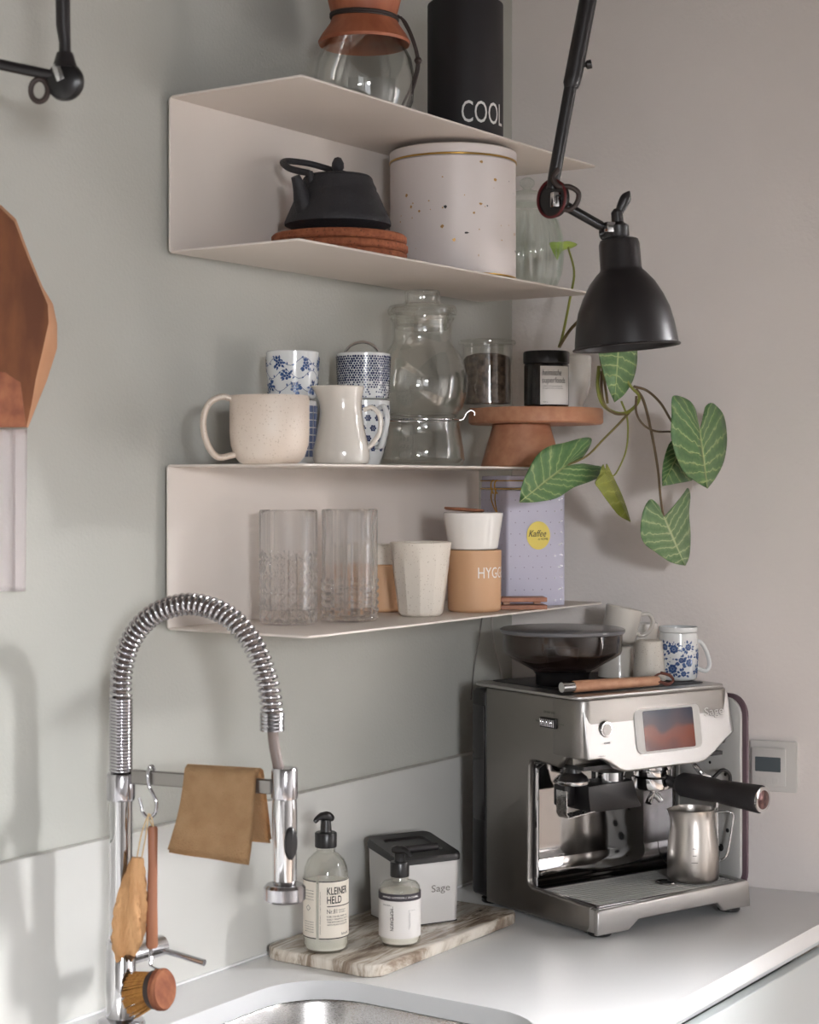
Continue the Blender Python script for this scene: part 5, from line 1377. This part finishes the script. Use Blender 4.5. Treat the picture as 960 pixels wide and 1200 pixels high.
# ------------------------------------------------------------------ wooden board and towel at the left edge, on the wall
yb = 1.6
o0 = ony(-30, 370, yb)
t = thing('carved_wooden_board', 'thick dark brown wooden board with a chamfered edge coloured as if window-lit, hung at the left edge', 'board', (o0.x, yb, o0.z))
def bq(u, v, dy): return ony(u, v, yb + dy) - Vector((o0.x, yb, o0.z))
outer = [(-150, 330), (-115, 262), (-60, 232), (-20, 232), (2, 241), (19, 257), (35, 300), (50, 336), (62, 356), (67, 380), (67, 408), (55, 446), (42, 478), (33, 501), (-92, 501), (-110, 470), (-135, 420)]
inner = [(-140, 332), (-112, 265), (-59, 235), (-20, 235), (1, 244), (17, 260), (33, 302), (48, 338), (56, 357), (57, 378), (50, 410), (42, 444), (37, 474), (31, 500), (-88, 501), (-104, 468), (-128, 418)]
rows = [[bq(u, v, .028) for u, v in outer], [bq(u, v, .006) for u, v in outer], [bq(u, v, -.012) for u, v in inner]]
g = G(); g.grid([rows[0], rows[1], rows[2]], closed=True); n_ = len(outer); g.b.faces.new(list(g.b.verts)[:n_]); g.b.faces.new(list(g.b.verts)[-n_:])
g.obj('body', 'wood_lit', t, ang=20)  # paler wood on the chamfer paints in the window light falling on it
G().prism(inner, -.0145, -.0122, lambda a, b_, c: bq(a, b_, c)).obj('face', 'wood_board', t, ang=20)
g = G(); g.prism([(-70, 501), (-64, 448), (-50, 436), (6, 436), (24, 448), (31, 500.5)], -.0205, -.0147, lambda a, b_, c: bq(a, b_, c), .0015, 2).obj('lower_lip', 'wood_red', t)
t = thing('white_towel', 'white towel hanging below the brown wooden board at the left edge', 'towel', (o0.x, yb, o0.z))
rows = []
for i in range(24):
    s_ = i / 23; v = 503 + 190 * s_
    rows.append([bq(-80 + 112 * k / 40 - (2 * s_ if k == 40 else 0), v, .008 + .002 * sin(k * .45) - (.003 if 34 < k < 40 else 0)) for k in range(41)])
g = G(); g.grid(rows); bmesh.ops.solidify(g.b, geom=g.b.faces[:], thickness=.004); g.obj('cloth', 'cloth_white', t, ang=70)

# ------------------------------------------------------------------ thermostat on the right wall
th_a = 0.0
def wq(u, v):   # pixel on right wall -> (s, z)
    r = ray(u, v); k = (CORNER.x + .2 * CORNER.y) / (r.x + .2 * r.y); q = EYEV + r * k
    return (q - CORNER).dot(WDIR), q.z
s0, z1 = wq(880, 866); s1, z0 = wq(935, 929)
o0 = CORNER + WDIR * (s0 + s1) / 2 + Vector((0, 0, z0))
t = thing('thermostat', 'square white wall thermostat with grey display beside the coffee machine', 'thermostat', (o0.x, o0.y, o0.z))
fw = lambda a, b_, c: WDIR * a + WNOR * c + Vector((0, 0, b_))
hw = (s1 - s0) / 2; hh = z1 - z0
G().prism(rrect(-hw, 0, hw, hh, .003, 3), .0006, .006, fw, .001, 1).obj('cover_plate', 'white_metal', t)
G().prism(rrect(-hw + .004, .010, hw - .018, hh - .012, .002, 3), .0062, .012, fw, .0015, 2).obj('housing', 'white_metal', t)
G().prism(rrect(-hw + .010, .034, hw - .026, hh - .027, .001, 2), .0122, .0126, fw).obj('display', 'lcd', t)
for k in range(4): G().prism([(-hw + .008 + k * .0105, .014), (-hw + .017 + k * .0105, .014), (-hw + .017 + k * .0105, .024), (-hw + .008 + k * .0105, .024)], .0122, .0132, fw, .0003, 1).obj('button', 'white_metal', t)

# cords on the wall under the lower shelf
o1 = ony(578, 730, 1.63)
t = thing('pale_cable', 'thin pale cable hanging down the wall from below the lower shelf', 'cord', (o1.x, 1.63, 1.3))
P = [ony(577, 712, 1.630), ony(577, 735, 1.631), ony(580, 760, 1.630), ony(588, 790, 1.631), ony(592, 830, 1.63)]
G().tube(spline([q - Vector((o1.x, 1.63, 1.3)) for q in P], 6), .0017, 8).obj('wire', 'cable_white', t)
t = thing('dark_cable', 'thin dark cable hanging down the wall left of the pale one', 'cord', (o1.x, 1.63, 1.3))
P = [ony(566, 716, 1.631), ony(562, 745, 1.631), ony(556, 780, 1.631), ony(552, 820, 1.631)]
G().tube(spline([q - Vector((o1.x, 1.63, 1.3)) for q in P], 6), .0012, 8).obj('wire', 'grey_print', t)


def nest(root, part, names):
    """hang the named parts of a thing under one of its parts"""
    base = lambda o: o.name.split('.')[0]
    p = next(o for o in root.children if base(o) == part)
    for o in [c for c in root.children if base(c) in names]: o.parent = p


nest(mt_, 'fascia', ('screen_bezel', 'touch_screen', 'power_button', 'button_cap', 'printed_mark', 'lettering_shadow', 'brand_lettering'))
nest(mt_, 'water_tank', ('tank_window',))
nest(mt_, 'side_panel', ('grind_dial', 'dial_ridges', 'dial_print'))
nest(mt_, 'side_cover', ('cover_edge', 'cover_mount', 'screw_hole'))
nest(mt_, 'hopper_bowl', ('hopper_collar', 'hopper_lid', 'hopper_core'))
nest(mt_, 'steam_wand', ('wand_grip', 'wand_joint'))
nest(mt_, 'tray_front', ('tray_side', 'tray_pan', 'float_ring', 'float_opening'))
by = {o.get('label', ''): o for o in C.objects}
for key, part, names in (('small black screw-top', 'paper_label', ('lettering',)), ('tall clear dish soap', 'front_label', ('lettering',)),
                         ('short hand lotion', 'label_sheet', ('lettering', 'dark_band', 'band_lettering')), ('square lavender tin', 'body', ('printed_dots', 'silver_dots', 'yellow_sticker', 'lettering')),
                         ('square white wall thermostat', 'housing', ('display', 'button')), ('chrome spring-neck', 'spray_body', ('spray_head', 'spray_button')),
                         ('square steel knock box', 'steel_body', ('brand_lettering',)), ('tall black cylindrical', 'body', ('lettering',))):
    nest(next(o for l, o in by.items() if l.startswith(key)), part, names)
